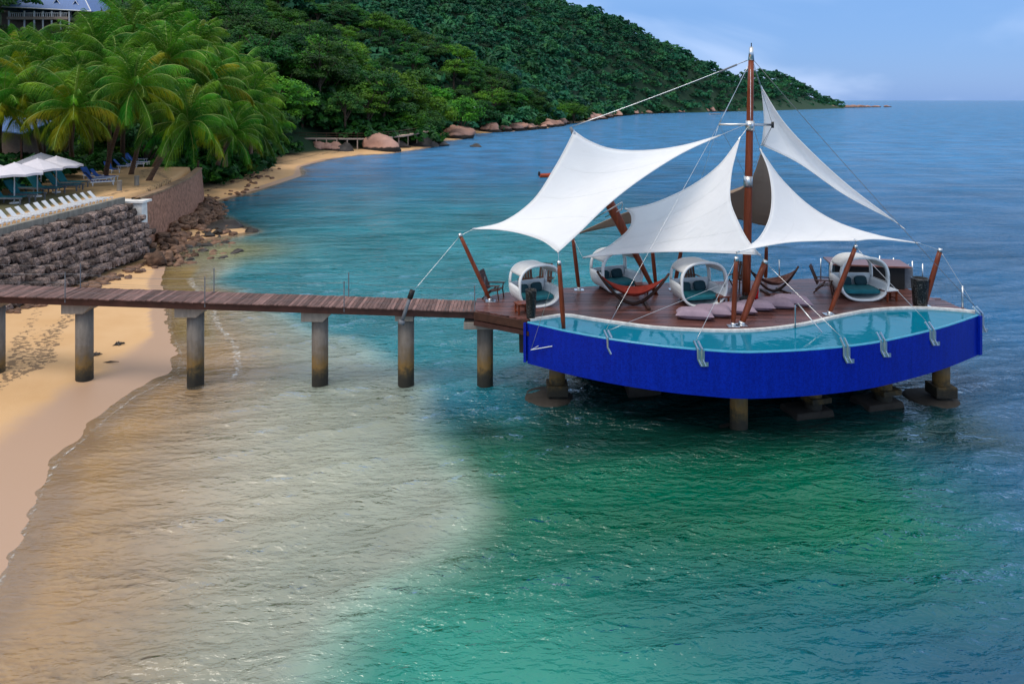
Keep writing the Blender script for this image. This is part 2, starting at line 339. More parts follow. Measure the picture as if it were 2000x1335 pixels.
def height(X, Y):
    X = np.asarray(X, float); Y = np.asarray(Y, float)
    d = sdist(X, Y, SHP, len(SH)+1); dl = np.maximum(d, 0)
    cap = np.zeros(X.shape); ws = np.zeros(X.shape)
    for x, y, z in ridge:
        q = 1.0/(((X-x)**2+(Y-y)**2)+150.0)**2.5; cap += q*z; ws += q
    cap = cap/ws
    slope = .5+.42*sst(Y, 350, 800)
    start = np.where(Y < 95, 22., np.where(Y < 300, 10., 5.))
    hill = np.maximum(dl-start, 0)*slope
    hill = cap*(1-np.exp(-hill/np.maximum(cap, 1)*(1.25+.95*sst(Y, 350, 700))))
    beach = .09*np.minimum(dl, 9)+.02*noise2(X, Y, 2.2)*sst(dl, .5, 4)
    h = beach+hill
    # terrace behind the sea wall
    t = sst(wallX(Y)-X, .0, .6)*sst(86-Y, 0, 6)
    h = np.where(t > 0, np.maximum(h, h*(1-t)+4.15*t), h)
    # sea bed
    db = sdist(X, Y, BANK)
    s = np.maximum(-d, 0)
    bed = -(.035*np.minimum(s, 12)+.22*np.clip(-db, 0, 12)*sst(s, 0, 4)+.01*np.minimum(s, 100))
    bed = np.maximum(bed, -4.5)
    return np.where(d > 0, h, bed), d, db
def axis(lo, hi, step, far_lo, far_hi, g=1.13):
    a = list(np.arange(lo, hi+step/2, step)); s = step
    while a[-1] < far_hi: s *= g; a.append(a[-1]+s)
    s = step
    while a[0] > far_lo: s *= g; a.insert(0, a[0]-s)
    return np.array(a)
def gridmesh(name, xs, ys, mat):
    X, Y = np.meshgrid(xs, ys); nx, ny = len(xs), len(ys)
    idx = np.arange(nx*ny).reshape(ny, nx)
    Fq = np.stack([idx[:-1, :-1], idx[:-1, 1:], idx[1:, 1:], idx[1:, :-1]], -1).reshape(-1, 4)
    return X, Y, Fq
def terrain_mat():
    m, t, out = newmat('beach_sand_and_forest_floor'); l = t.links.new
    at = N(t, 'ShaderNodeAttribute', attribute_name='forest'); wet = N(t, 'ShaderNodeAttribute', attribute_name='wet')
    ge = N(t, 'ShaderNodeNewGeometry')
    n1 = N(t, 'ShaderNodeTexNoise', i_Scale=.45, i_Detail=9, i_Roughness=.62); l(ge.outputs['Position'], n1.inputs['Vector'])
    n2 = N(t, 'ShaderNodeTexNoise', i_Scale=9, i_Detail=5, i_Roughness=.7); l(ge.outputs['Position'], n2.inputs['Vector'])
    s1 = N(t, 'ShaderNodeMix', data_type='RGBA'); s1.inputs[6].default_value = (.52, .295, .125, 1); s1.inputs[7].default_value = (.66, .43, .235, 1); l(n1.outputs[0], s1.inputs[0])
    # wet sand is darker and smoother
    wn = N(t, 'ShaderNodeMath', operation='MULTIPLY_ADD'); wn.inputs[1].default_value = .7; wn.inputs[2].default_value = -.35; l(n1.outputs[0], wn.inputs[0])
    wa = N(t, 'ShaderNodeMath', operation='ADD', use_clamp=True); l(wet.outputs['Fac'], wa.inputs[0]); l(wn.outputs[0], wa.inputs[1])
    wr = N(t, 'ShaderNodeMapRange', interpolation_type='SMOOTHSTEP'); wr.inputs[1].default_value = .2; wr.inputs[2].default_value = .75; l(wa.outputs[0], wr.inputs[0])
    s2 = N(t, 'ShaderNodeMix', data_type='RGBA'); s2.inputs[7].default_value = (.43, .275, .185, 1); l(s1.outputs[2], s2.inputs[6]); l(wr.outputs[0], s2.inputs[0])
    # dry debris along the tide line
    n3 = N(t, 'ShaderNodeTexNoise', i_Scale=4.2, i_Detail=4, i_Roughness=.6); l(ge.outputs['Position'], n3.inputs['Vector'])
    db = N(t, 'ShaderNodeAttribute', attribute_name='debris'); pr = N(t, 'ShaderNodeMath', operation='MULTIPLY'); l(n3.outputs[0], pr.inputs[0]); l(db.outputs['Fac'], pr.inputs[1])
    dr = N(t, 'ShaderNodeMapRange'); dr.inputs[1].default_value = .47; dr.inputs[2].default_value = .53; dr.inputs[4].default_value = .8; l(pr.outputs[0], dr.inputs[0])
    s3 = N(t, 'ShaderNodeMix', data_type='RGBA'); s3.inputs[7].default_value = (.12, .08, .05, 1); l(s2.outputs[2], s3.inputs[6]); l(dr.outputs[0], s3.inputs[0])
    s4 = N(t, 'ShaderNodeMix', data_type='RGBA'); s4.inputs[7].default_value = (.012, .04, .016, 1); l(s3.outputs[2], s4.inputs[6]); l(at.outputs['Fac'], s4.inputs[0])
    b = N(t, 'ShaderNodeBsdfPrincipled'); b.inputs['Specular IOR Level'].default_value = .35; l(s4.outputs[2], b.inputs['Base Color'])
    rr = N(t, 'ShaderNodeMapRange'); rr.inputs[3].default_value = .95; rr.inputs[4].default_value = .45; l(wr.outputs[0], rr.inputs[0]); l(rr.outputs[0], b.inputs['Roughness'])
    bp = N(t, 'ShaderNodeBump', i_Strength=.35, i_Distance=.03); l(n2.outputs[0], bp.inputs['Height']); l(bp.outputs[0], b.inputs['Normal'])
    bs = N(t, 'ShaderNodeMapRange'); bs.inputs[3].default_value = .4; bs.inputs[4].default_value = .05; l(wr.outputs[0], bs.inputs[0]); l(bs.outputs[0], bp.inputs['Strength'])
    l(b.outputs[0], out.inputs[0]); return m
xs = axis(-40, 8, .4, -900, 700, 1.12); ys = axis(10, 90, .4, -20, 1700, 1.06)
X, Y, Fq = gridmesh('terrain', xs, ys, None)
Z, dS, dB = height(X, Y)
me = npmesh('terrain', np.stack([X.ravel(), Y.ravel(), Z.ravel()], 1), Fq, terrain_mat(), True)
def attr(me, nm, a):
    at = me.attributes.new(nm, 'FLOAT', 'POINT'); at.data.foreach_set('value', np.ascontiguousarray(a.ravel(), dtype=np.float32))
far = sst(Y, 60, 95)
forest = np.maximum(sst(dS, 6, 10)*sst(Y, 82, 92)*np.where((Y < 190) | (Y > 290), 1, 0), np.where(Y > 420, 1.0, np.where(Y > 290, sst(dS, 3, 6), np.where(Y > 190, sst(dS, 9, 12), 0))))
forest = np.maximum(forest, sst(wallX(Y)-X, 14, 22)*(Y < 92))
forest = np.maximum(forest, (.78*sst(wallX(Y)-X, 2.6, 4)+.1*sst(wallX(Y)-X, .5, 1))*(Y < 84)*sst(Y, 10, 30)*(1-.6*sst(Y, 56, 60)))
attr(me, 'forest', forest); attr(me, 'wet', 1-sst(dS+.6*noise2(X, Y, 5, 3), .3, 3.8-2.9*sst(Y, 31, 36)))
me.attributes['wet'].data.foreach_set('value', np.where(dS < 0, np.minimum(1-sst(dS+.6*noise2(X, Y, 5, 3), .3, 3.8-2.9*sst(Y, 31, 36)), 1-.62*sst(-dS, -.1, 1.5)), 1-sst(dS+.6*noise2(X, Y, 5, 3), .3, 3.8-2.9*sst(Y, 31, 36))).astype(np.float32).ravel())
attr(me, 'debris', np.exp(-((dS-4.6-.5*noise2(X, Y, 4, 5))/.75)**2)+.3*np.exp(-((dS-7.5)/2.2)**2)+.78*np.exp(-((dS-6.2-.4*noise2(X, Y, 3, 6))/.5)**2))
terr = bpy.data.objects.new('terrain', me); link(terr); terr['kind'] = 'structure'
# ------------------------------------------------------------------ sea
def sea_mat():
    m, t, out = newmat('sea_water'); l = t.links.new
    ge = N(t, 'ShaderNodeNewGeometry')
    ca = N(t, 'ShaderNodeAttribute', attribute_name='body'); al = N(t, 'ShaderNodeAttribute', attribute_name='opacity'); fo = N(t, 'ShaderNodeAttribute', attribute_name='foam')
    def nz(rot, sx, sy, sc, det, dist, ro=.55):
        mp = N(t, 'ShaderNodeMapping'); mp.inputs['Rotation'].default_value = (0, 0, R(rot)); mp.inputs['Scale'].default_value = (sx, sy, 1); l(ge.outputs['Position'], mp.inputs[0])
        n = N(t, 'ShaderNodeTexNoise', i_Scale=sc, i_Detail=det, i_Roughness=ro, i_Distortion=dist); l(mp.outputs[0], n.inputs['Vector']); return n
    a = nz(-20, .3, 1.0, 1.9, 3, .5); b_ = nz(-32, .45, 1.0, 4.6, 3, .4); c = nz(-24, .35, 1, .42, 2, .3)
    s1 = N(t, 'ShaderNodeMath', operation='MULTIPLY_ADD'); s1.inputs[1].default_value = .7; l(a.outputs[0], s1.inputs[0])
    c2 = N(t, 'ShaderNodeMath', operation='MULTIPLY'); sw = N(t, 'ShaderNodeAttribute', attribute_name='swell'); l(c.outputs[0], c2.inputs[0]); l(sw.outputs['Fac'], c2.inputs[1]); l(c2.outputs[0], s1.inputs[2])
    s2 = N(t, 'ShaderNodeMath', operation='MULTIPLY_ADD'); s2.inputs[1].default_value = .62; l(b_.outputs[0], s2.inputs[0]); l(s1.outputs[0], s2.inputs[2])
    bp = N(t, 'ShaderNodeBump', i_Strength=.75, i_Distance=.42); l(s2.outputs[0], bp.inputs['Height'])
    fade = N(t, 'ShaderNodeAttribute', attribute_name='chop'); cat = nz(-26, .07, .3, 1.0, 3, .6); cr_ = N(t, 'ShaderNodeMapRange'); cr_.inputs[1].default_value = .35; cr_.inputs[2].default_value = .65; cr_.inputs[3].default_value = .45; cr_.inputs[4].default_value = 1.3; l(cat.outputs[0], cr_.inputs[0])
    cmu = N(t, 'ShaderNodeMath', operation='MULTIPLY'); l(fade.outputs['Fac'], cmu.inputs[0]); l(cr_.outputs[0], cmu.inputs[1]); l(cmu.outputs[0], bp.inputs['Strength'])
    n5 = N(t, 'ShaderNodeTexNoise', i_Scale=.12, i_Detail=4); l(ge.outputs['Position'], n5.inputs['Vector'])
    br = N(t, 'ShaderNodeMapRange'); br.inputs[1].default_value = .3; br.inputs[2].default_value = .7; br.inputs[3].default_value = .72; br.inputs[4].default_value = 1.28; l(n5.outputs[0], br.inputs[0])
    cm = N(t, 'ShaderNodeMix', data_type='RGBA', blend_type='MULTIPLY'); cm.inputs[0].default_value = 1; l(ca.outputs['Color'], cm.inputs[6]); l(br.outputs[0], cm.inputs[7])
    # foam threads along the edge
    n6 = N(t, 'ShaderNodeTexNoise', i_Scale=5, i_Detail=5, i_Roughness=.7); l(ge.outputs['Position'], n6.inputs['Vector'])
    fm = N(t, 'ShaderNodeMath', operation='MULTIPLY'); l(fo.outputs['Fac'], fm.inputs[0]); l(n6.outputs[0], fm.inputs[1])
    fr = N(t, 'ShaderNodeMapRange'); fr.inputs[1].default_value = .40; fr.inputs[2].default_value = .58; fr.inputs[4].default_value = .75; l(fm.outputs[0], fr.inputs[0])
    cf = N(t, 'ShaderNodeMix', data_type='RGBA'); cf.inputs[7].default_value = (.7, .68, .66, 1); l(cm.outputs[2], cf.inputs[6]); l(fr.outputs[0], cf.inputs[0])
    bd = N(t, 'ShaderNodeBump', i_Strength=.34, i_Distance=.42); l(s2.outputs[0], bd.inputs['Height'])
    df = N(t, 'ShaderNodeBsdfDiffuse'); l(cf.outputs[2], df.inputs[0]); l(bd.outputs[0], df.inputs['Normal'])
    tp = N(t, 'ShaderNodeBsdfTransparent'); tp.inputs[0].default_value = (.93, .97, .92, 1)
    op = N(t, 'ShaderNodeMath', operation='MAXIMUM'); l(al.outputs['Fac'], op.inputs[0]); l(fr.outputs[0], op.inputs[1])
    mb = N(t, 'ShaderNodeMixShader'); l(op.outputs[0], mb.inputs[0]); l(tp.outputs[0], mb.inputs[1]); l(df.outputs[0], mb.inputs[2])
    gl = N(t, 'ShaderNodeBsdfGlossy', i_Roughness=.08); l(bp.outputs[0], gl.inputs['Normal'])
    fz = N(t, 'ShaderNodeFresnel', i_IOR=1.55); l(bp.outputs[0], fz.inputs['Normal'])
    ms = N(t, 'ShaderNodeMixShader'); l(fz.outputs[0], ms.inputs[0]); l(mb.outputs[0], ms.inputs[1]); l(gl.outputs[0], ms.inputs[2])
    l(ms.outputs[0], out.inputs[0]); return m
xs = axis(-22, 26, .16, -900, 30000, 1.06); ys = axis(11, 42, .15, -60, 60000, 1.022)
X, Y, Fq = gridmesh('sea', xs, ys, None)
_, dS, dB = height(X, Y)
dS = dS+.35*noise2(X, Y, 3, 11)*(Y < 120); s = np.maximum(-dS, 0)
dB2 = dB-1.55; out_ = np.maximum(-(dB2+.75*noise2(X, Y, 4.5, 21)+.45*noise2(X, Y, 1.6, 22)), 0)*sst(s, 0, 3)
def lerp(a, b, t): return np.array(a)*(1-t[..., None])+np.array(b)*t[..., None]
tan_ = (.45, .39, .31); olive = (.16, .14, .045); green = (.0, .105, .055); teal = (.02, .215, .165); deep = (.002, .075, .185); mid = (.012, .16, .20); farb = (.025, .165, .36)
body = np.broadcast_to(np.array(tan_), X.shape+(3,)).copy()
body = lerp(tan_, (.405, .41, .325), sst(s, 2, 8)); eg = (1-sst(dB2, 0, 5))[..., None]*.6; body = body*(1-eg)+np.array((.29, .38, .32))*eg; up = (sst(Y, 25, 33)*(1-sst(Y, 45, 55)))[..., None]*.55*sst(s, 2, 6)[..., None]; body = body*(1-up)+np.array((.26, .34, .31))*up
brown = sst(s, 0, .25)*(1-sst(s+.4*noise2(X, Y, 3, 31), 1.7, 2.5))*sst(Y, 33, 36)*(1-sst(Y, 49, 52))
o_ = np.exp(-((X+21.5)/4.5)**2-((Y-55)/5.)**2)
grn = np.exp(-(np.maximum(np.abs(X-4.6+.8*noise2(X, Y, 6, 61))-4.2, 0)/5)**2-(np.maximum(np.abs(Y-21.5+.8*noise2(X, Y, 5, 62))-1.8, 0)/4.0)**2)
out_c = lerp(deep, teal, sst(10.5-X+.45*(15-Y)+1.2*noise2(X, Y, 7, 51), 0, 10)*sst(27-Y, 0, 6))
out_c = out_c*(1-grn[..., None])+np.array(green)*grn[..., None]
tealup = sst(Y, 25, 30)*(1-sst(Y, 60, 140)); out_c = out_c*(1-tealup[..., None])+lerp(mid, deep, sst(X, 2, 22))*tealup[..., None]
platform_shade = np.exp(-(np.maximum(np.abs(X-8.6+.8*noise2(X, Y, 5, 41))-6.5, 0)/1.6)**2-(np.maximum(np.abs(Y-27.9+.7*noise2(X, Y, 4, 42))-3.7, 0)/1.3)**2)[..., None]*.9; out_c = out_c*(1-platform_shade)+np.array((.004, .028, .022))*platform_shade  # not rock: platform shade and dark hull reflection painted into the water colour
fz_ = sst(Y, 50, 160); out_c = out_c*(1-fz_[..., None])+np.array(farb)*fz_[..., None]
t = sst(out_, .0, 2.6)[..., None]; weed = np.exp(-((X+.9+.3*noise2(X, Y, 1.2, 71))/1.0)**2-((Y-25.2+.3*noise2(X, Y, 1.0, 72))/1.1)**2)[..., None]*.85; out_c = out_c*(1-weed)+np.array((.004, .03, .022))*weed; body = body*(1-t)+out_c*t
body = body*(1-(o_[..., None]*.85))+np.array(olive)*o_[..., None]*.85
body = body*(1-(brown[..., None]*.9))+np.array((.25, .16, .045))*brown[..., None]*.9
opac = np.clip(sst(s, .3, 7)*.7+sst(out_, .1, 2)*.6+sst(Y, 60, 90)+o_*.6+brown*.7, 0, 1)*sst(s, 0, .8)
def waves(X, Y):
    r = np.random.default_rng(91); z = np.zeros(X.shape)
    dx = np.gradient(X, axis=1); dy = np.gradient(Y, axis=0); cellsz = np.maximum(dx, dy)
    for k in range(54):
        lam = .42*(8.0**(r.random()**1.3)); a = math.radians(-68+r.normal()*17); kk = 2*math.pi/lam; ph = r.uniform(0, 6.28)
        wob = .9*np.sin(X*r.uniform(.05, .2)+r.uniform(0, 6))+.9*np.sin(Y*r.uniform(.05, .2)+r.uniform(0, 6))
        env = .65+.35*np.sin(X*r.uniform(.1, .5)+Y*r.uniform(-.3, .3)+r.uniform(0, 6))
        z += np.clip(1.6-cellsz*4/lam, 0, 1)*.0084*lam**.7*env*np.sin(kk*(X*math.cos(a)+Y*math.sin(a))+ph+wob)
    return z
WZ = waves(X, Y)*(.12+.88*sst(s, .3, 5)); WZ = WZ+.35*np.abs(WZ)
V = np.stack([X.ravel(), Y.ravel(), WZ.ravel()], 1)
# leave the sheet out where it would lie far under the land
keep = (dS.ravel()[Fq] < 6).any(1)
me = npmesh('sea', V, Fq[keep], sea_mat(), True)
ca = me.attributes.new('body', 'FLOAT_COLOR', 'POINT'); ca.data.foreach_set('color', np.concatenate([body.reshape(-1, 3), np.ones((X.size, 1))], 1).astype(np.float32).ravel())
attr(me, 'opacity', opac)
foam = np.exp(-((s-.3)/.16)**2)+.75*np.exp(-((s-1.5-.5*noise2(X, Y, 4, 9))/.10)**2)*(Y < 30)+.7*np.exp(-((s-3.4-.6*noise2(X, Y, 5, 10))/.12)**2)*(Y < 28)+1.0*np.exp(-((s-2.6-.5*noise2(X, Y, 2.5, 8))/.45)**2)*((Y > 30) & (Y < 47))
attr(me, 'foam', foam*(Y < 130))
attr(me, 'swell', 1+2.6*sst(Y, 34, 60)+3*sst(Y, 80, 200))
attr(me, 'chop', np.clip((.2+.48*sst(s, .3, 5)+.3*np.maximum(sst(Y, 34, 44), sst(out_, 0, 3)*.8))*(1-.3*sst(Y, 200, 1500)), 0, 1))
sea = bpy.data.objects.new('sea', me); link(sea); sea['kind'] = 'structure'
# ------------------------------------------------------------------ pier
PY = 29.3; PW = .75
def pier_z(x): return DZ+(-x-1.4)*.033
pier = thing('pier', (-12.9, PY, 0), 'long wooden plank pier on round stained concrete columns leading to the platform', 'pier')
mb = MB()
def slopebox(x0, x1, y0, y1, z0, z1):
    return MB().add([(x0, y0, pier_z(x0)+z0), (x1, y0, pier_z(x1)+z0), (x1, y1, pier_z(x1)+z0), (x0, y1, pier_z(x0)+z0), (x0, y0, pier_z(x0)+z1), (x1, y0, pier_z(x1)+z1), (x1, y1, pier_z(x1)+z1), (x0, y1, pier_z(x0)+z1)],
                    [(3, 2, 1, 0), (4, 5, 6, 7), (0, 1, 5, 4), (1, 2, 6, 5), (2, 3, 7, 6), (3, 0, 4, 7)])
for y in (PY-PW+.1, PY+PW-.1): slopebox(-29.3, -1.45, y-.07, y+.07, -.30, -.045).build('side_beam', 'fascia', pier)
x = -29.2; i = 0
while x < -1.5:
    wd = .145; j = random.uniform(-.03, .03); zz = random.uniform(0, .012)
    q = slopebox(x, x+wd-.016, PY-PW-.04+j, PY+PW+.04+j, -.04+zz, zz); q.build('plank', 'pierplank', pier); x += wd
for px in (-95, -8, 165, 382, 625, 793, 945):
    X0 = (px-1000)*PY/F; zt = pier_z(X0)-.30
    if px == 945:
        X0 = -1.1; zt = DZ-.45
        MB().lathe((X0, PY, 0), [(.33, -2.5), (.33, 0), (.33, zt-.28)], 20).build('column', 'column', pier, True)
        MB().box((X0, PY, zt-.14), (1.65, 1.5, .28)).build('column_cap', 'column', pier, bevel=.02)
        MB().box((X0+.35, PY, zt+.1), (.5, 1.2, .26)).build('bearing_block', 'fascia', pier)
        continue
    r = .33
    MB().lathe((X0, PY, 0), [(r, -2.5), (r, 0), (r, zt-.3)], 20).build('column', 'column', pier, True)
    zc = zt-.4; q = MB()
    prof = [(X0-.62, zc), (X0+.25, zc), (X0+.62, zt-.06), (X0+.62, zt-.004), (X0-.62, zt-.004)]
    vs = [(a, PY-.55, z) for a, z in prof]+[(a, PY+.55, z) for a, z in prof]; n = 5
    q.add(vs, [tuple(range(n)), tuple(range(2*n-1, n-1, -1))]+[(i, n+i, n+(i+1) % n, (i+1) % n) for i in range(n)])
    if px != 793: q.build('column_cap', 'column', pier, bevel=.015)
    else: MB().box((X0, PY, zt-.12), (.72, 1.2, .23)).build('column_cap', 'column', pier)
posts = []
for px, top, side in ((127, 530, 0), (157, 519, 1), (400, 541, 0), (418, 531, 1), (672, 548, 0), (681, 536, 1), (927, 543, 0), (947, 540, 1), (-140, 520, 0), (-112, 509, 1)):
    y = PY+(PW-.03 if side else -PW+.03); X0 = (px-1000)*y/F
    zt = pier_z(X0)+1.02; posts.append((side, X0, y, zt))
    MB().tube([(X0, y, pier_z(X0)-.2), (X0, y, zt)], .022, 8).build('rail_post', 'steeldark', pier)
for side in (0, 1):
    pp = sorted([p for p in posts if p[0] == side], key=lambda p: p[1])
    for k in (.95, .6, .28):
        for a, b in zip(pp[:-1], pp[1:]):
            pts = [(a[1]+(b[1]-a[1])*t, a[2], pier_z(a[1]+(b[1]-a[1])*t)+k-.10*4*t*(1-t)) for t in np.linspace(0, 1, 7)]
            MB().tube(pts, .004, 4).build('rail_wire', 'steeldark', pier)
# stay anchor strut clamped to the fourth column
a = P(806, 566, PY-PW-.15); b = P(784, 630, PY-PW-.35)
st = thing('stay_strut', b, 'dark steel anchor strut leaning across the pier edge at the fourth column', 'strut')
MB().tube([b, a], [.075, .075], 10).build('tube', 'steeldark', st, True)
MB().tube([b-(a-b).normalized()*.06, b+(a-b).normalized()*.1], .13, 12).build('collar', 'steeldark', st, True)
MB().tube([a-(a-b).normalized()*.35, a], .11, 10).build('head', 'black', st, True)
# ------------------------------------------------------------------ platform: hull, pool, deck
front_px = [(1030, 628), (1070, 637), (1110, 646), (1200, 662), (1300, 675), (1380, 682), (1450, 686), (1530, 684), (1610, 679), (1700, 669), (1780, 653), (1850, 635), (1912, 614)]
cop_px = [(1036, 627), (1070, 622), (1108, 618), (1160, 626), (1270, 641), (1370, 647), (1450, 648), (1520, 643), (1580, 634), (1630, 622), (1690, 610), (1740, 605), (1800, 603.5), (1850, 606), (1905, 611)]
back_px = [(932, 584), (1000, 571), (1110, 563), (1280, 554), (1500, 548), (1620, 545), (1730, 547), (1800, 566), (1830, 588), (1900, 606)]
front = catmull([D(*p)[:2] for p in front_px], 70); cop = catmull([D(*p)[:2] for p in cop_px], 90); back = catmull([D(*p)[:2] for p in back_px], 50)
plat = thing('pool_platform', (9, 29, 0), 'cobalt blue boat shaped pool platform with timber deck standing on concrete piles', 'platform')
HB = 1.62
poly = [tuple(p) for p in front]+[tuple(p) for p in cop[::-1]][1:-1]
MB().prism(poly, HB, DZ-.05).build('hull', 'hull', plat)
# raised stem at each end of the hull
e = front[-1]; MB().box((e[0]-.02, e[1]-.04, (HB+DZ)/2-.0), (.16, .16, DZ-HB-.06), (0, 0, .5)).build('stem', 'hull', plat)
e = front[0]; MB().box((e[0]-.06, e[1]+.08, (HB+DZ)/2+.01), (.1, .3, DZ-HB-.1), (0, 0, -.3)).build('stem', 'hull', plat)
# rim along the overflow edge
def ribbon(line, w, z0, z1, inward):
    p = np.array(line); t = np.gradient(p, axis=0); t /= np.linalg.norm(t, axis=1)[:, None]; nn = np.stack([-t[:, 1], t[:, 0]], 1)*inward
    a = p; b = p+nn*w; rows = []
    for q, z in ((a, z0), (a, z1), (b, z1), (b, z0)): rows.append([(x, y, z) for x, y in q])
    m = MB(); m.grid(rows); return m
ribbon(front, .07, DZ-.06, DZ+.003, 1).build('overflow_rim', 'poolrim', plat, True)
# pool water
inner = [tuple(p) for p in front]+[tuple(p) for p in cop[::-1]][1:-1]
def pool_mat():
    m, t, out = newmat('pool_water'); l = t.links.new
    ge = N(t, 'ShaderNodeNewGeometry'); no = N(t, 'ShaderNodeTexNoise', i_Scale=2.2, i_Detail=3, i_Distortion=.3); l(ge.outputs['Position'], no.inputs['Vector'])
    bp = N(t, 'ShaderNodeBump', i_Strength=.16, i_Distance=.05); l(no.outputs[0], bp.inputs['Height'])
    d = N(t, 'ShaderNodeBsdfDiffuse'); n2 = N(t, 'ShaderNodeTexNoise', i_Scale=.5, i_Detail=2); l(ge.outputs['Position'], n2.inputs['Vector'])
    mx = N(t, 'ShaderNodeMix', data_type='RGBA'); mx.inputs[6].default_value = (.0, .13, .215, 1); mx.inputs[7].default_value = (.001, .18, .28, 1); l(n2.outputs[0], mx.inputs[0]); l(mx.outputs[2], d.inputs[0])
    g = N(t, 'ShaderNodeBsdfGlossy', i_Roughness=.02); l(bp.outputs[0], g.inputs['Normal']); f = N(t, 'ShaderNodeFresnel', i_IOR=1.45); l(bp.outputs[0], f.inputs['Normal'])
    ms = N(t, 'ShaderNodeMixShader'); l(f.outputs[0], ms.inputs[0]); l(d.outputs[0], ms.inputs[1]); l(g.outputs[0], ms.inputs[2]); l(ms.outputs[0], out.inputs[0]); return m
MAT['pool'] = pool_mat()
m = MB(); n = len(inner); m.add([(x, y, DZ-.012) for x, y in inner], [tuple(range(n))]); m.build('pool_water', 'pool', plat)
ribbon(cop, .17, DZ-.05, DZ+.07, 1).build('coping', 'coping', plat)
# deck structure and boards
fx = np.interp; copy_ = cop[np.argsort(cop[:, 0])]; backs = back[np.argsort(back[:, 0])]
left_front = np.array([[-1.5, 28.6], [cop[0][0], cop[0][1]]])
cf = np.vstack([left_front, copy_[1:]])
def yfront(x): return np.interp(x, cf[:, 0], cf[:, 1])
def yback(x): return np.interp(x, backs[:, 0], backs[:, 1])
xs_ = np.linspace(-1.48, 18.2, 90)
dpoly = [(x, float(yfront(x))+.03) for x in xs_]+[(x, float(yback(x))) for x in xs_[::-1]]
MB().prism(dpoly, 2.72, DZ-.03).build('deck_frame', 'fascia', plat)
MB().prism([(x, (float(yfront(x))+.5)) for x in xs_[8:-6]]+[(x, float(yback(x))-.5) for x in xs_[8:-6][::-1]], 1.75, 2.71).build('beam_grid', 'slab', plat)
MB().prism([(3.0, 28.4), (6, 27.2), (11, 27.2), (15.6, 28.2), (15.8, 31.2), (9, 32), (3, 31)], .75, 1.74).build('light_block_slab', 'slab', plat)  # slab added under the deck to keep the water below dark
MB().prism([(3.4, 30.4), (15.2, 30.4), (15.2, 31), (3.4, 31)], -1, .74).build('light_block_wall', 'slab', plat)  # wall added under the deck to stop light from behind
# edge beam along the landing
a = Vector((-1.5, 28.55, DZ-.16)); b = Vector((cop[0][0]-.05, cop[0][1]-.04, DZ-.16)); dv = b-a
MB().box((a+b)/2, (dv.length, .09, .3), (0, 0, math.atan2(dv.y, dv.x))).build('edge_beam', 'wood_dark', plat)
MB().box((a+b)/2+Vector((0, -.06, -.28)), (dv.length, .09, .16), (0, 0, math.atan2(dv.y, dv.x))).build('edge_beam', 'fascia', plat)
row = 0; y = 23.5; bw = .15
while y < 34.2:
    lo, hi = y, y+bw-.018
    splits = [-1.5]+list(np.arange(1.2+(row % 3)*1.45, 18, 4.4))+[18.25]
    for x0, x1 in zip(splits[:-1], splits[1:]):
        xx = np.linspace(x0+.006, x1-.006, max(4, int((x1-x0)/.12)))
        segs = []; cur = []
        for x in xx:
            a, b = max(lo, float(yfront(x))+.02), min(hi, float(yback(x)))
            if b-a > .01: cur.append((x, a, b))
            else:
                if len(cur) > 2: segs.append(cur)
                cur = []
        if len(cur) > 2: segs.append(cur)
        for sgm in segs:
            full = all(abs(q[1]-lo) < 1e-6 and abs(q[2]-hi) < 1e-6 for q in sgm)
            if full: sgm = [sgm[0], sgm[-1]]
            zz = DZ+.03+random.uniform(0, .006); mm = MB()
            rows = [[(q[0], q[1], DZ-.02) for q in sgm], [(q[0], q[1], zz) for q in sgm], [(q[0], q[2], zz) for q in sgm], [(q[0], q[2], DZ-.02) for q in sgm]]
            mm.grid(rows); k = len(sgm); mm.f += [(0, k, 2*k, 3*k), (k-1, 4*k-1, 3*k-1, 2*k-1)]
            mm.build('deck_board', 'deckplank', plat)
    y += bw; row += 1
# piles and footings
for px, py, foot in ((1443, 838, 0), (1088, 775, 1), (1588, 806, 2), (1725, 790, 2), (1838, 778, 3)):
    g = G(px, py); r = .31
    MB().lathe((g.x, g.y, 0), [(r, -3), (r, .1), (r, 2.75)], 20).build('pile', 'column', plat, True)
    if foot == 0:
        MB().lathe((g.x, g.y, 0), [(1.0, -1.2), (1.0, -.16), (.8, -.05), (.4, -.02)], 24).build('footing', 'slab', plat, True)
    if foot in (1, 3):
        MB().box((g.x, g.y, .36), (.82, .82, .42)).build('pile_collar', 'column', plat, bevel=.03)
        MB().lathe((g.x-.35, g.y+.1, 0), [(1.1, -1), (1.0, -.02), (.85, .05), (.2, .07)], 24).build('footing', 'slab', plat, True)
    if foot == 2:
        MB().box((g.x+.1, g.y, .55), (.85, .7, .2), (0, .0, .3)).build('pile_collar', 'column', plat, bevel=.02)
        MB().box((g.x-.2, g.y+.1, -.3), (1.9, 1.3, 1.0), (0, 0, .25), .8).build('footing', 'slab', plat, bevel=.05)
for X0, Y0 in ((3.4, 31.2), (7.5, 31.6), (11.5, 32), (15, 31.5), (5.2, 28.6), (9.6, 28.8), (13.2, 29.6)):
    MB().lathe((X0, Y0, 0), [(.31, -3), (.31, .1), (.31, 2.75)], 16).build('pile', 'column', plat, True)
    MB().box((X0, Y0, .2), (1.3, 1.1, .5)).build('pile_collar', 'slab', plat, bevel=.04)
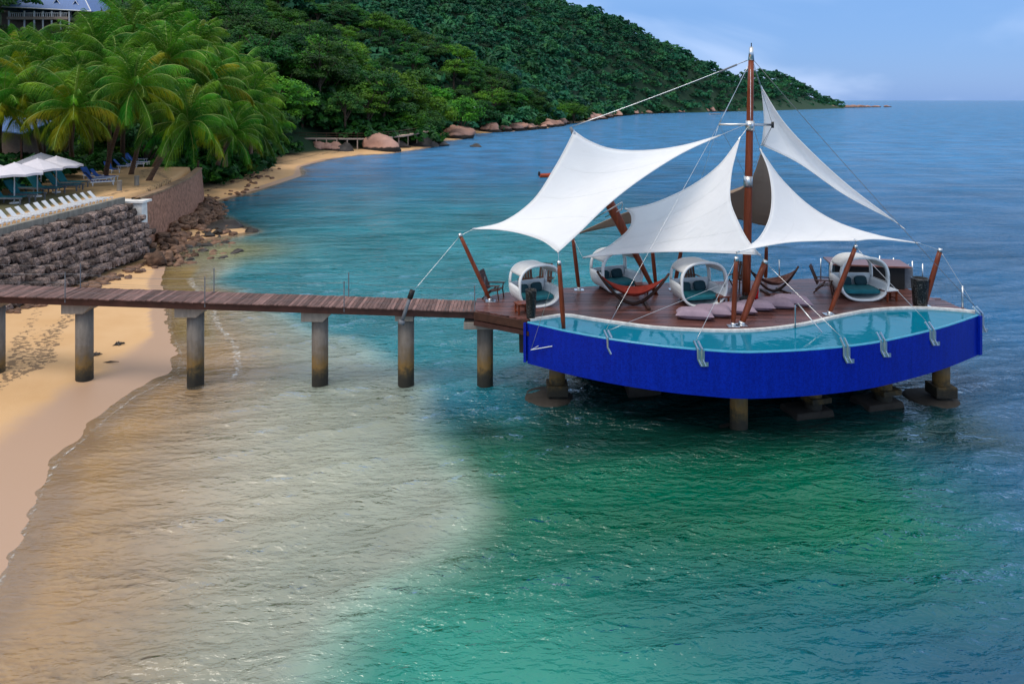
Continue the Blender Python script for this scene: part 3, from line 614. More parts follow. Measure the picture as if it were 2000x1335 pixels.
# stay brackets on the hull
def bracket(px, py, drop=.55, lean=.12, wid=.10):
    p = D(px, py); q = MB()
    for dx in (-.07, .07):
        pts = [(p.x+dx-lean, p.y-.02, DZ+.28), (p.x+dx, p.y-.07, DZ+.02), (p.x+dx+.01, p.y-.07, DZ-drop*.6), (p.x+dx+.12, p.y-.09, DZ-drop)]
        t = []
        for a, b in zip(pts[:-1], pts[1:]): q.tube([a, b], .04, 6)
    q.box((p.x+.06, p.y-.05, DZ-drop*.45), (.2, .03, .4)); q.box((p.x+.16, p.y-.08, DZ-drop+.06), (.24, .03, .14))
    q.build('stay_bracket', 'steel', plat)
    return Vector((p.x-lean, p.y-.02, DZ+.28))
BR = [bracket(1190, 659), bracket(1366, 681), bracket(1650, 675, lean=.1), bracket(1722, 664), bracket(1818, 643, lean=.15), bracket(1913, 612, .7, lean=.2)]
a = P(1037, 683, 26.85); q = MB(); q.tube([a, P(1110, 670, 26.35)], .02, 6); q.tube([a, P(1066, 667, 27.0)], .015, 6); q.build('stay_bracket', 'steel', plat)
# hand rail into the pool
q = MB(); q.tube([P(1553, 642, 26.5), P(1553, 596, 26.5), P(1558, 592, 26.5), P(1605, 648, 26.0), P(1606, 653, 26.0), P(1600, 662, 26.1)], .024, 8); q.build('pool_handrail', 'steel', plat, True)
# rail posts round the back of the deck
for px, top, bot in ((1522, 508, 549), (1603, 516, 546), (1630, 498, 545), (1718, 489, 540), (1745, 491, 545), (1782, 497, 552), (1802, 502, 558), (1880, 555, 606)):
    b = D(px, bot); MB().tube([b, b+Vector((0, 0, 1.0 if px != 1880 else .98))], .03 if px != 1880 else .035, 8).build('rail_post', 'steel', plat, True)
b = D(1775, 552); MB().tube([b+Vector((0, 0, .85)), b+Vector((-.7, .1, .05))], .02, 6).build('rail_brace', 'steel', plat, True)
# ------------------------------------------------------------------ mast, posts, rigging
mast = thing('mast', P(1457, 585, 30.2), 'tall reddish timber mast with steel crossbar and stays in the middle of the deck', 'mast')
mbp = P(1457, 585, 30.2); mtp = P(1467, 118, 30.2)
def mixv(a, b, t): return a+(b-a)*t
pts = [mixv(mbp, mtp, t) for t in np.linspace(0, 1, 9)]
MB().tube(pts, [.165, .172, .172, .168, .16, .15, .14, .13, .115], 16).build('pole', 'wood_red', mast, True)
MB().tube([mtp, P(1467.5, 92, 30.2)], [.13, .075], 12).build('mast_head', 'steel', mast, True)
MB().tube([P(1467.5, 92, 30.2), P(1467.5, 84, 30.2)], .02, 6).build('aerial', 'black', mast)
MB().tube([P(1464.5, 255, 30.2), P(1465, 236, 30.2)], .185, 14).build('collar', 'steel', mast, True)
MB().tube([P(1461, 365, 30.2), P(1461.4, 344, 30.2)], .185, 14).build('collar', 'steel', mast, True)
cl_, cr_ = P(1404, 243, 30.2), P(1509, 244, 30.2)
MB().tube([cl_, cr_], .05, 10).build('crossbar', 'steel', mast, True)
MB().tube([P(1509, 238, 30.2), P(1509, 250, 30.2)], .06, 8).build('crossbar_end', 'black', mast, True)
MB().tube([P(1466, 243, 29.2), P(1466, 243, 31.2)], .05, 10).build('crossbar', 'steel', mast, True)
def cable(a, b, r=.012, sag=0, mat='steel', par=None):
    r *= .72
    pts = [mixv(Vector(a), Vector(b), t)-Vector((0, 0, sag*4*t*(1-t))) for t in np.linspace(0, 1, 9)]
    MB().tube(pts, r, 5).build('stay_cable', mat, par or mast, True)
sparT = P(1119, 258, 30.7); sparB = P(1283, 577, 30.9)
cable(P(1460, 118, 30.2), sparT+Vector((0, 0, .25)), .026, .05)
MB().tube([mixv(P(1460, 118, 30.2), sparT, .06), mixv(P(1460, 118, 30.2), sparT, .16)], .045, 6).build('turnbuckle', 'steeldark', mast)
cable(P(1472, 118, 30.2), BR[5], .016, .1, 'steeldark')
for o in (-.06, .06): cable(P(1464+o*10, 124, 30.2), cl_+Vector((0, o, 0)), .014)
cable(P(1470, 124, 30.2), cr_, .012, 0, 'steeldark'); cable(P(1466, 124, 30.2), P(1466, 243, 31.2), .012, 0); cable(P(1466, 124, 30.2), P(1466, 243, 29.2), .012, 0)
cable(cl_, BR[0], .011, 0); cable(cl_, P(1461, 352, 30.2), .011, 0, 'steeldark'); cable(cr_, P(1462, 352, 30.2), .011, 0, 'steeldark'); cable(cl_, P(1330, 470, 31), .009)
# masthead sail ties
cable(P(1405, 265, 30), P(1464, 240, 30.1), .014); cable(P(1445, 270, 30), P(1464, 244, 30.1), .014); cable(P(1485, 292, 30), P(1472, 250, 30.2), .016, 0, 'steeldark'); cable(P(1487, 170, 30.4), P(1470, 118, 30.2), .016); cable(P(1488, 283, 30.6), cr_, .012, 0, 'steeldark')
def post(pb, pt, r, label, yt=None, foot=True, tip='steel'):
    t = thing('timber_post', pb, label, 'post')
    pts = [mixv(pb, pt, k) for k in np.linspace(0, 1, 7)]
    MB().tube(pts, [r*.8, r, r*1.05, r*1.05, r, r*.95, r*.85], 12).build('pole', 'wood_red', t, True)
    ax = (pt-pb).normalized()
    MB().tube([pt-ax*.05, pt+ax*.09], [r*1.05, r*.75], 10).build('steel_tip', tip, t, True)
    if foot:
        q = MB(); q.tube([pb-ax*.0, pb+ax*.14], r*1.0, 10); q.build('steel_shoe', 'steel', t, True)
        MB().box(pb+Vector((0, 0, .02)), (.42, .34, .03)).build('base_plate', 'steel', t, bevel=.008)
    return t
def dz(px, py, dy=.03): v = D(px, py); v.z = DZ+dy; return v
b = dz(958, 590); p1 = post(b, P(899, 460, b.y), .085, 'timber post at the landing leaning outwards to the left over the pier'); p1t = P(899, 460, b.y)
b = D(1101, 640); b.z = DZ-.06; p2t = P(1092, 514, b.y); post(b, p2t, .085, 'upright timber post rising from the left end of the pool', foot=False)
b = dz(1131, 568); p3t = P(1119, 464, b.y); post(b, p3t, .085, 'timber post at the back edge behind the left sail')
b = dz(1281, 560); p4t = P(1272, 466, b.y); post(b, p4t, .085, 'timber post at the back edge between the slanting spar and the next post')
b = dz(1316, 567); p5t = P(1334, 470, b.y); post(b, p5t, .085, 'back timber post leaning right behind the grey roofed pod')
b = dz(1432, 639); p6t = P(1438, 506, b.y); post(b, p6t, .09, 'upright timber post at the pool edge left of the crossing slanted post')
b = dz(1447, 637); p7t = P(1494, 512, b.y+.5); post(b, p7t, .12, 'thick slanted timber post crossing in front of the mast foot')
b = dz(1495, 549); p8t = P(1497, 482, b.y); post(b, p8t, .085, 'upright timber post on the back edge just right of the mast')
b = dz(1619, 616); p9t = P(1671, 482, b.y); post(b, p9t, .09, 'slanted timber post at the pool edge in front of the right hand pod')
b = dz(1805, 599); p10t = P(1836, 489, b.y); post(b, p10t, .10, 'rightmost timber post leaning outwards beside the black planter')
# slanting cigar spar
spar = thing('slanting_spar', sparB, 'thick cigar shaped timber spar slanting up under the left sail', 'spar')
pts = [mixv(sparB, sparT, k) for k in np.linspace(0, 1, 11)]
MB().tube(pts, [.08, .10, .12, .15, .19, .22, .22, .20, .16, .12, .08], 14).build('pole', 'wood_red', spar, True)
MB().box(sparB+Vector((0, 0, -.0)), (.5, .4, .04)).build('base_plate', 'steel', spar)
MB().tube([mixv(sparB, sparT, .985), mixv(sparB, sparT, 1.03)], [.11, .06], 10).build('spar_head', 'steeldark', spar, True)
c0 = mixv(sparB, sparT, .53); 
MB().tube([P(1152, 432, 31.3), P(1215, 395, 29.6)], .028, 6).build('crosstree', 'steel', spar, True)
MB().tube([P(1182, 424, 31.4), P(1216, 408, 30.2)], .028, 6).build('crosstree', 'steel', spar, True)
cable(P(1216, 397, 29.7), P(1213, 412, 30.1), .02, par=spar)
# lower stays
cable(p1t, P(806, 570, PY-PW-.1), .012); cable(p1t, P(925, 447, 29.85), .014); cable(p2t, P(1037, 683, 26.85), .012); cable(p3t, P(1138, 503, 31), .012)
cable(BR[0]+Vector((.14, 0, 0)), P(1416, 553, 27), .012); cable(BR[1], p6t, .013); cable(p7t, BR[2], .012, 0); cable(p9t, BR[4], .013); cable(p10t, BR[5], .013); cable(p10t, P(1795, 475, 29.2), .014)
cable(p6t, P(1440, 492, 26.5), .014); cable(p9t, P(1672, 470, 27.9), .014); cable(p7t, P(1484, 497, 27), .014); cable(p2t, P(1090, 492, 26.6), .014); cable(P(1745, 430, 29.3), mixv(P(1472, 118, 30.2), BR[5], .7), .014)
# ------------------------------------------------------------------ sails
def edge3(pts, Y0, Y1, n=25):
    c = catmull(pts, n); return np.array([P(c[i][0], c[i][1], Y0+(Y1-Y0)*i/(n-1)) for i in range(n)])
def sail(name, label, corners, Ys, mids, mat, belly=0.0):
    k = len(corners); n = 25; E = []
    for i in range(k):
        j = (i+1) % k; E.append(edge3([corners[i]]+mids[i]+[corners[j]], Ys[i], Ys[j], n))
    c0 = E[0]; d1 = E[1]
    if k == 4: c1 = E[2][::-1]; d0 = E[3][::-1]
    else: c1 = E[2][::-1]; d0 = np.repeat(E[0][:1], n, 0)
    rows = []
    for a in range(n):
        v = a/(n-1); r_ = []
        for b in range(n):
            u = b/(n-1)
            p = (1-v)*c0[b]+v*c1[b]+(1-u)*d0[a]+u*d1[a]-((1-u)*(1-v)*c0[0]+u*(1-v)*c0[-1]+u*v*c1[-1]+(1-u)*v*c1[0])
            p = p+np.array([0, belly*16*u*v*(1-u)*(1-v), 0]); r_.append(tuple(p))
        rows.append(r_)
    base = P(corners[-1][0], corners[-1][1], Ys[-1])
    t = thing(name, base, label, 'sail')
    MB().grid(rows).build('cloth', mat, t, True, solid=.012)
    for a in (6, 12, 18):
        MB().tube([Vector(rows[a][b])+Vector((0, -.008, .006)) for b in range(n)], .006, 5).build('seam', mat, t, True)
    q = MB()
    for e_ in E: q.tube([Vector(p) for p in e_], .022, 6)
    q.build('hem_rope', mat, t, True)
    for i in range(k):
        q = MB(); c = Vector(E[i][0]); nx = Vector(E[i][1]); pv = Vector(E[i-1][-2]); d = ((nx-c).normalized()+(pv-c).normalized()).normalized()
        q.tube([c-d*.05, c+d*.09], [.03, .05], 8); q.build('corner_fitting', 'steel', t)
sail('shade_sail', 'large white four cornered sail stretched over the left pods', [(1121, 256), (1405, 265), (1090, 492), (925, 447)], [30.2, 30, 26.6, 29.85],
     [[(1150, 275), (1195, 291), (1260, 294), (1330, 285)], [(1330, 300), (1255, 347), (1190, 397), (1130, 455)], [(1060, 470), (1015, 455), (970, 448)], [(985, 432), (1042, 390), (1082, 330), (1108, 283)]], 'sail')
sail('shade_sail', 'broad white sail in the centre spreading left from the mast', [(1445, 270), (1222, 408), (1140, 503), (1484, 497)], [30, 30.2, 31, 27],
     [[(1405, 322), (1352, 362), (1290, 392), (1250, 404)], [(1233, 420), (1230, 445), (1200, 473), (1170, 492)], [(1225, 495), (1320, 491), (1400, 493)], [(1461, 470), (1440, 430), (1426, 390), (1428, 340), (1437, 300)]], 'sail')
sail('shade_sail', 'white sail right of the mast stretching to the rightmost timber post', [(1485, 292), (1440, 492), (1672, 470), (1795, 475)], [30, 26.5, 27.9, 29.2],
     [[(1501, 332), (1508, 380), (1503, 425), (1485, 462), (1462, 481)], [(1480, 483), (1540, 473), (1610, 470)], [(1700, 467), (1740, 468.5)], [(1720, 461), (1640, 436), (1580, 401), (1530, 354), (1502, 317)]], 'sail')
sail('shade_sail', 'taupe brown sail showing behind the mast between the two white ones', [(1487, 298), (1128, 456), (1635, 452)], [30.6, 33, 33],
     [[(1470, 348), (1452, 366), (1425, 378), (1330, 396), (1230, 413)], [(1230, 436), (1340, 427), (1435, 427), (1500, 441)], [(1575, 432), (1532, 392), (1510, 345)]], 'taupe')
sail('shade_sail', 'highest narrow white sail slanting down to the right from the mast head', [(1487, 170), (1488, 283), (1745, 430)], [30.4, 30.6, 29.3],
     [[(1491, 205), (1493, 240)], [(1560, 318), (1650, 380)], [(1660, 365), (1590, 302), (1530, 238)]], 'sail', belly=.35)
# ------------------------------------------------------------------ day bed pods
def make_pod():
    t = thing('daybed_pod', (0, 0, 0), 'x', 'daybed', 'white day bed pods on the deck')
    A, B, CZ, DP = .98, .88, .93, 1.35; n = 56
    def prof(th, ins=0):
        c, s_ = math.cos(th), math.sin(th); k = 2/2.7
        return (A-ins)*math.copysign(abs(c)**k, c), CZ+(B-ins)*math.copysign(abs(s_)**k, s_)
    ths = [2*math.pi*i/n for i in range(n)]; ds = np.linspace(0, DP, 9)
    def tape(th, d):   # pod narrows a little towards its back
        x, z = prof(th); k = 1-.12*(d/DP); return (x*k, d-DP/2, .06+(z-.06)*(1-.05*(d/DP)))
    low = MB(); roof = MB(); pil = MB()
    for i in range(n):
        zc = prof((ths[i]+ths[(i+1) % n])/2)[1]
        for j in range(8):
            quad = [tape(ths[i], ds[j]), tape(ths[(i+1) % n], ds[j]), tape(ths[(i+1) % n], ds[j+1]), tape(ths[i], ds[j+1])]
            if zc < .92: low.add(quad, [(0, 1, 2, 3)])
            elif zc > 1.38: roof.add(quad, [(0, 1, 2, 3)])
            elif j in (0, 7): pil.add(quad, [(0, 1, 2, 3)])
    for mb_, nm, mt in ((low, 'tub', 'white'), (roof, 'roof', 'wickergrey'), (pil, 'pillar', 'white')):
        o = mb_.build(nm, mt, t, True, solid=.05)
        bm = bmesh.new(); bm.from_mesh(o.data); bmesh.ops.remove_doubles(bm, verts=bm.verts, dist=1e-4); bm.to_mesh(o.data); bm.free()
    for d, r in ((0, .055), (DP, .04)):
        q = MB(); q.tube([tape(th, d) for th in ths+[ths[0], ths[1]]], r, 8, False); q.build('rim', 'white', t, True)
    # louvre lines on the tub sides
    for z in (.62, .70, .78):
        for sx in (-1, 1):
            th = [h for h in np.linspace(-1.2, .2, 60)]; x = min(((abs(prof(h)[1]-z), prof(h)[0]) for h in th))[1]
            MB().tube([(sx*(x+.028), -DP/2+.1, z), (sx*(x*.88+.028), DP/2-.1, z*.96)], .012, 5).build('side_louvre', 'wickergrey', t)
    # back panel
    pts = [tape(h, DP-.03) for h in np.linspace(math.pi+.0, 2*math.pi, 30)]; pts = [(x, y, z) for x, y, z in pts]
    q = MB(); q.add(pts+[(x, y+.04, z) for x, y, z in pts], [tuple(range(30)), tuple(range(59, 29, -1))]+[(i, i+30, (i+1) % 30+30, (i+1) % 30) for i in range(30)]); q.build('back_panel', 'white', t)
    def cushion(c, d, nm, mt, rot=(0, 0, 0)):
        bm = bmesh.new(); bmesh.ops.create_cube(bm, size=1); bmesh.ops.subdivide_edges(bm, edges=bm.edges, cuts=5, use_grid_fill=True)
        E_ = Euler(rot).to_matrix()
        for v in bm.verts:
            x, y, z = v.co*2; k = 1-.10*(x*x*y*y); v.co = E_ @ Vector((x*k*d[0]/2, y*k*d[1]/2, z*d[2]/2*(1-.42*max(abs(x), abs(y))**4))) + Vector(c)
        me = bpy.data.meshes.new(nm); bm.to_mesh(me); bm.free(); me.materials.append(MAT[mt]); me.polygons.foreach_set('use_smooth', [True]*len(me.polygons))
        o = bpy.data.objects.new(nm, me); link(o, t); return o
    cushion((0, -.02, .36), (1.55, 1.15, .2), 'seat_cushion', 'teal')
    cushion((.3, .36, .62), (.55, .16, .42), 'pillow', 'darkteal', (-.35, 0, .1)); cushion((-.35, .38, .6), (.5, .15, .4), 'pillow', 'darkteal', (-.35, 0, -.2))
    q = MB()
    for sx in (-1, 1): q.box((sx*.45, 0, .03), (.1, 1.1, .06))
    q.build('runner', 'wood_dark', t)
    return t
pod = make_pod()
pods = [(1043, 598, 24, 'white pod day bed standing at the landing behind the left black planter', 0.94),
        (1203, 570, 22, 'white pod day bed at the back edge behind the red hammock', 1.0),
        (1364, 597, 12, 'grey roofed pod day bed in the middle beside the floor cushions', 1.0),
        (1680, 585, -1, 'pod day bed on the right beside the bar counter and small stool', 1.0)]
for i, (px, py, a, lab, sc) in enumerate(pods):
    o = pod if i == 0 else copy_tree(pod)
    g = dz(px, py, .036); o.location = g+Vector((0, .25, 0)); o.rotation_euler = (0, 0, R(a)); o.scale = (sc,)*3; o['label'] = lab
# ------------------------------------------------------------------ hammocks on arc stands
def make_hammock():
    t = thing('hammock', (0, 0, 0), 'x', 'hammock', 'hammocks on curved timber stands')
    arc = [(x, 0, .07+1.28*(abs(x)/1.45)**1.75) for x in np.linspace(-1.45, 1.45, 19)]
    MB().tube(arc, [.045+.03*math.cos((i-9)/9*1.4) for i in range(19)], 6).build('arc_stand', 'wood_dark', t, True)
    for sx in (-1, 1): MB().box((sx*.55, 0, .05), (.14, 1.15, .08), (0, 0, sx*.12)).build('foot', 'wood_dark', t, bevel=.01)
    rows = []
    for i in range(25):
        u = i/24; x = (-1+2*u)*1.22; wdt = .03+.50*math.sin(math.pi*u)**1.3; z0 = 1.12-.70*math.sin(math.pi*u)**.9
        rows.append([(x, wdt*s_, z0+.22*s_*s_*math.sin(math.pi*u)+.02*math.sin(11*s_+3*u)) for s_ in np.linspace(-1, 1, 13)])
    MB().grid(rows).build('hammock_cloth', 'red', t, True, solid=.015)
    for sx in (-1, 1):
        q = MB()
        for s_ in np.linspace(-1, 1, 5): q.tube([(sx*1.22, .03*s_, 1.12), (sx*1.40, 0, 1.22)], .008, 4)
        q.build('suspension_cord', 'wood_dark', t)
    return t
hm = make_hammock()
g = dz(1236, 598, .036); hm.location = g; hm.rotation_euler = (0, 0, R(-8)); hm['label'] = 'red cloth hammock on a crescent timber stand in front of the back left pod'
h2 = copy_tree(hm); h2.location = dz(1512, 572, .036); h2.rotation_euler = (0, 0, R(10)); h2.scale = (.8, .8, .8); 
for c_ in h2.children:
    if c_.name.startswith('hammock_cloth'): c_.data = c_.data.copy(); c_.data.materials[0] = MAT['deckplank']
h2['label'] = 'brown hammock on a dark crescent stand just right of the mast'
# ------------------------------------------------------------------ floor cushions
def make_cushion():
    n = 14; rows = []
    V = []; 
    for k in (1, -1):
        rr = []
        for i in range(n+1):
            u = -1+2*i/n; r_ = []
            for j in range(n+1):
                v = -1+2*j/n; pin = 1-.10*(1-abs(u))*abs(v)**3-.08*(1-abs(v))*abs(u)**3
                z = .12*max(0, (1-u**4))**.6*max(0, (1-v**4))**.6
                r_.append((u*.72*(1-.06*(1-v*v)*0)*pin, v*.42*pin, .10+k*z*(.8 if k < 0 else 1.0)))
            rr.append(r_)
        rows.append(rr)
    m = MB(); m.grid(rows[0]); m.grid([r[::-1] for r in rows[1]]); o = m.build('floor_cushion', 'mauve', None, True, origin=(0, 0, 0)); return o
fc = make_cushion()
cl = [(1357, 623, -14, 'mauve floor cushion nearest the pool on the left'), (1392, 617, -12, 'second mauve floor cushion from the left tucked behind the first'), (1440, 612, -12, 'mauve floor cushion behind the pool edge upright post'),
      (1476, 606, -10, 'mauve floor cushion behind the slanted crossing post'), (1516, 601, -10, 'mauve floor cushion left of the pool handrail'), (1548, 596, -8, 'rightmost mauve floor cushion just behind the pool handrail')]
for i, (px, py, a, lab) in enumerate(cl):
    o = fc if i == 0 else fc.copy()
    if i: COL.objects.link(o)
    o.location = dz(px, py, .036); o.rotation_euler = (R(random.uniform(-3, 3)), R(random.uniform(-3, 3)), R(a)); o.scale = (1.0, 1.0, 1.5+.4*random.random()); prop(o, lab, 'cushion', 'mauve floor cushions')
# ------------------------------------------------------------------ timber deck chairs
def make_chair():
    t = thing('timber_chair', (0, 0, 0), 'x', 'chair', 'dark timber chairs on the deck')
    for sx in (-1, 1):
        MB().tube([(sx*.3, -.35, 0), (sx*.3, -.28, .42)], .03, 6).build('leg', 'wood_dark', t); MB().tube([(sx*.3, .4, 0), (sx*.3, .0, .4)], .03, 6).build('leg', 'wood_dark', t)
        MB().box((sx*.33, -.02, .58), (.1, .75, .035), (R(-4), 0, 0)).build('armrest', 'wood_dark', t)
        MB().tube([(sx*.3, -.3, .42), (sx*.32, -.32, .57)], .025, 6).build('arm_support', 'wood_dark', t)
    for k in range(5): MB().box((0, -.3+k*.12, .40-k*.03), (.62, .1, .025), (R(-14), 0, 0)).build('seat_slat', 'wood_dark', t)
    for k in range(5): MB().box((-.24+.12*k, .42, .74), (.1, .025, .85), (R(-22), 0, 0)).build('back_slat', 'wood_dark', t)
    MB().box((0, .34, .55), (.64, .04, .07), (R(-22), 0, 0)).build('back_rail', 'wood_dark', t); MB().box((0, .52, 1.0), (.62, .04, .06), (R(-22), 0, 0)).build('back_rail', 'wood_dark', t)
    return t
ch = make_chair()
chairs = [(1610, 572, 60, 'dark slatted timber chair just left of the right hand pod'), (1437, 566, -40, 'dark timber chair standing left of the mast foot'), (1030, 574, 10, 'dark timber chair seen through the opening of the landing pod'),
          (1062, 571, -15, 'dark timber chair behind the landing pod on its right'), (964, 583, 70, 'dark timber chair left of the landing pod beside the leaning post'), (1350, 566, 5, 'dark timber chair seen through the grey roofed pod'), (1655, 560, 30, 'dark timber chair tucked behind the right hand pod')]
for i, (px, py, a, lab) in enumerate(chairs):
    o = ch if i == 0 else copy_tree(ch)
    o.location = dz(px, py, .036); o.rotation_euler = (0, 0, R(a)); o['label'] = lab
# ------------------------------------------------------------------ side tables, planters, bar, small things
def make_table():
    t = thing('side_table', (0, 0, 0), 'x', 'side table', 'small side tables')
    MB().box((0, 0, .40), (.55, .5, .05)).build('table_top', 'wood_red', t, bevel=.008)
    for sx in (-1, 1):
        for sy in (-1, 1): MB().box((sx*.21, sy*.19, .19), (.06, .06, .37)).build('leg', 'wood_red', t)
        MB().box((sx*.21, 0, .12), (.03, .34, .04)).build('stretcher', 'wood_red', t)
    return t
tb = make_table()
for i, (px, py, a, lab) in enumerate([(1409, 598, 10, 'low reddish side table right of the grey roofed pod'), (1253, 574, 5, 'low reddish side table beside the back left pod'), (1020, 613, 20, 'low reddish side table in front of the landing pod')]):
    o = tb if i == 0 else copy_tree(tb); o.location = dz(px, py, .036); o.rotation_euler = (0, 0, R(a)); o['label'] = lab
s_ = copy_tree(tb); s_.name = 'stool'; s_.location = dz(1736, 588, .036); s_.scale = (1.0, 1, 1.02); s_['label'] = 'low timber stool with a pale cushion by the bar counter'; s_['category'] = 'stool'; del s_['group']
q = MB().box((0, 0, .45), (.56, .5, .06)); pc = q.build('seat_pad', 'whitepaint', None, bevel=.02); pc.parent = s_
for px, py, zt, r, lab in ((1037, 623, 1.1, .22, 'tall tapered black mosaic planter in front of the landing pod'), (1797, 598, 1.12, .34, 'large tapered black mosaic planter at the right beside the leaning post')):
    g = dz(px, py, .036)
    t = thing('planter', g, lab, 'planter', 'black mosaic planters')
    MB().lathe(g, [(r*.72, 0), (r*.8, .05), (r*.98, zt-.06), (r, zt), (r*.88, zt), (r*.86, zt-.08)], 20).build('pot', 'planter', t, True)
    MB().lathe(g+Vector((0, 0, zt-.1)), [(r*.85, 0), (r*.85, .03)], 20).build('soil', 'black', t)
bar = thing('bar_counter', dz(1725, 575), 'dark bar counter with broad timber top behind the right hand pod', 'counter')
c = dz(1722, 572)
MB().box(c+Vector((-.1, 1.2, 1.03)), (3.3, 1.5, .07), (0, 0, -.18)).build('counter_top', 'deckplank', bar, bevel=.01)
MB().box(c+Vector((-.1, 1.2, .5)), (2.9, 1.1, .98), (0, 0, -.18)).build('counter_body', 'black', bar)
MB().box(c+Vector((1.35, .70, .48)), (.7, .12, .96), (0, 0, -.18)).build('side_panel', 'steeldark', bar)
g = dz(1474, 588)
t = thing('red_towel', g, 'bright red towel hanging beside the foot of the slanted post', 'towel')
rows = [[(g.x+.02*math.sin(6*u)+w_*(.12+.05*u), g.y-.05*math.cos(7*w_+u), g.z+.62*(1-u)+.02) for w_ in np.linspace(-1, 1, 9)] for u in np.linspace(0, 1, 9)]
MB().grid(rows).build('cloth', 'scarlet', t, True, solid=.02)
MB().tube([g+Vector((.0, .03, 0)), g+Vector((0, .03, .66))], .02, 6).build('stand', 'wood_dark', t)
g = dz(1456, 594)
bag = MB(); bag.lathe(g, [(.16, 0), (.24, .06), (.25, .2), (.17, .3), (.06, .33)], 14); bag.tube([g+Vector((-.1, 0, .28)), g+Vector((-.06, 0, .42)), g+Vector((.06, 0, .42)), g+Vector((.1, 0, .28))], .015, 5)
prop(bag.build('bag', 'black', None, True, origin=g), 'dark soft bag standing at the foot of the mast', 'bag')
# ------------------------------------------------------------------ rocks (shared shapes)
def rock_mesh(name, seed, mat, sub=2, boxy=0.0, amp=.22):
    bm = bmesh.new(); bmesh.ops.create_icosphere(bm, subdivisions=sub, radius=1); r = np.random.default_rng(seed)
    K = [(Vector(r.normal(size=3)).normalized(), r.uniform(.62, .95)) for _ in range(7)]
    ph = r.uniform(0, 6, 6)
    for v in bm.verts:
        n = v.co.normalized(); p = n.copy()
        if boxy: m = max(abs(n.x), abs(n.y), abs(n.z)); p = n*(1-boxy)+n/m*boxy*.86
        for k, d in K:
            q = p.dot(k)
            if q > d: p = p-k*(q-d)*.8
        f = 1+amp*.5*(math.sin(3*n.x+ph[0])*math.sin(3.3*n.y+ph[1])+math.sin(4*n.z+ph[2])*.6)+r.normal()*amp*.12
        v.co = p*f
    me = bpy.data.meshes.new(name); bm.to_mesh(me); bm.free(); me.materials.append(MAT[mat])
    if not boxy: me.polygons.foreach_set('use_smooth', [True]*len(me.polygons))
    return me
def block_mesh(seed):
    bm = bmesh.new(); bmesh.ops.create_cube(bm, size=1.9); bmesh.ops.subdivide_edges(bm, edges=bm.edges, cuts=1, use_grid_fill=True); r = np.random.default_rng(seed)
    for v in bm.verts:
        k = sum(abs(c) > .5 for c in v.co); v.co *= {1: 1.12, 2: .98, 3: .82}[k]; v.co += Vector(r.normal(size=3)*.12)
    me = bpy.data.meshes.new('stone'); bm.to_mesh(me); bm.free(); me.materials.append(MAT['stone']); return me
STONES = [block_mesh(10+i) for i in range(9)]
RUB = [rock_mesh('rock', 30+i, 'rubble', 2, .35, .3) for i in range(6)]
PINK = [rock_mesh('boulder', 50+i, 'pinkrock', 3, 0, .3) for i in range(5)]
DARK = [rock_mesh('rock', 70+i, 'darkrock', 2, .2, .35) for i in range(4)]
def place(name, me, loc, sc, rot, parent=None):
    o = bpy.data.objects.new(name, me); link(o, parent); o.location = Vector(loc)-(ORG[parent.name] if parent else Vector((0, 0, 0))); o.scale = sc; o.rotation_euler = rot; return o
def hz(x, y): return float(height(np.array([x]), np.array([y]))[0][0])
# ------------------------------------------------------------------ stepped stone sea wall
sw = thing('stone_sea_wall', (-27.5, 46, 1), 'stepped sea wall of rough purple grey stone courses above the beach', 'wall')
nst = 0; extra = MB()
for tier in range(7):
    xt = -26.5-tier*.385; zt = .82+tier*.475
    y = 35.5+.2*(tier % 2)
    while y < 53.6-(tier < 2)*1.2*(2-tier):
        ln = random.choice([random.uniform(.24, .4), random.uniform(.36, .62)])
        place('stone', random.choice(STONES), (xt+random.uniform(-.1, .1), y+ln/2, zt+random.uniform(-.05, .05)), (.38+random.uniform(-.06, .1), ln*.54, .24+random.uniform(-.03, .05)), (random.uniform(-.15, .15), random.uniform(-.2, .2), random.uniform(-.2, .2)), sw); nst += 1
        y += ln
core = MB()
for tier in range(6): core.box((-28.6-tier*.24+.1, 37, .2+tier*.56), (3.4-tier*.5, 34, .56))
core.build('core', 'slab', sw)
# sea wall run outside the picture, nearer the viewer
q = MB()
for tier in range(6): q.box((-26.75-tier*.46, 27.8, .85+tier*.56), (.7, 15, .5))
q.build('near_courses', 'stone', sw)
tw = thing('terrace_parapet', (-29.1, 45, 3.9), 'low grey concrete parapet of slabs along the lounger terrace', 'parapet')
y = 22.0
while y < 53.5:
    l_ = min(2.5, 53.9-y); MB().box((-29.25, y+l_/2, 4.02), (.34, l_-.02, .62)).build('slab', 'steeldark' if False else 'concrete', tw, bevel=.02); y += l_
# white pillar and brown curved wall
g = Vector((-28.35, 54.6, 1.0)); t = thing('white_pier_block', g, 'white painted block with flat cap at the end of the stone wall', 'pillar')
MB().box(g+Vector((0, 0, 1.35)), (.8, .9, 2.9), taper=.9).build('shaft', 'pier_white', t, bevel=.02); MB().box(g+Vector((-.9, .1, 2.92)), (2.9, 1.3, .16)).build('cap', 'pier_white', t, bevel=.01)
bwall = thing('brown_retaining_wall', (-30, 62, 1), 'curving brown rendered retaining wall beneath the leaning palms', 'wall')
cy = np.linspace(55.0, 79.5, 26); cxw = wallX(cy)+.72
rows = []
for off, z in ((.35, .4), (0, 4.0), (-.45, 4.0), (-.45, .4)):
    rows.append([(x+off, y, z) for x, y in zip(cxw, cy)])
q = MB().grid(rows[::-1]); q.f += [(25, 51, 77, 103), (0, 78, 52, 26)]; q.build('wall_body', 'brick', bwall)
rows = []
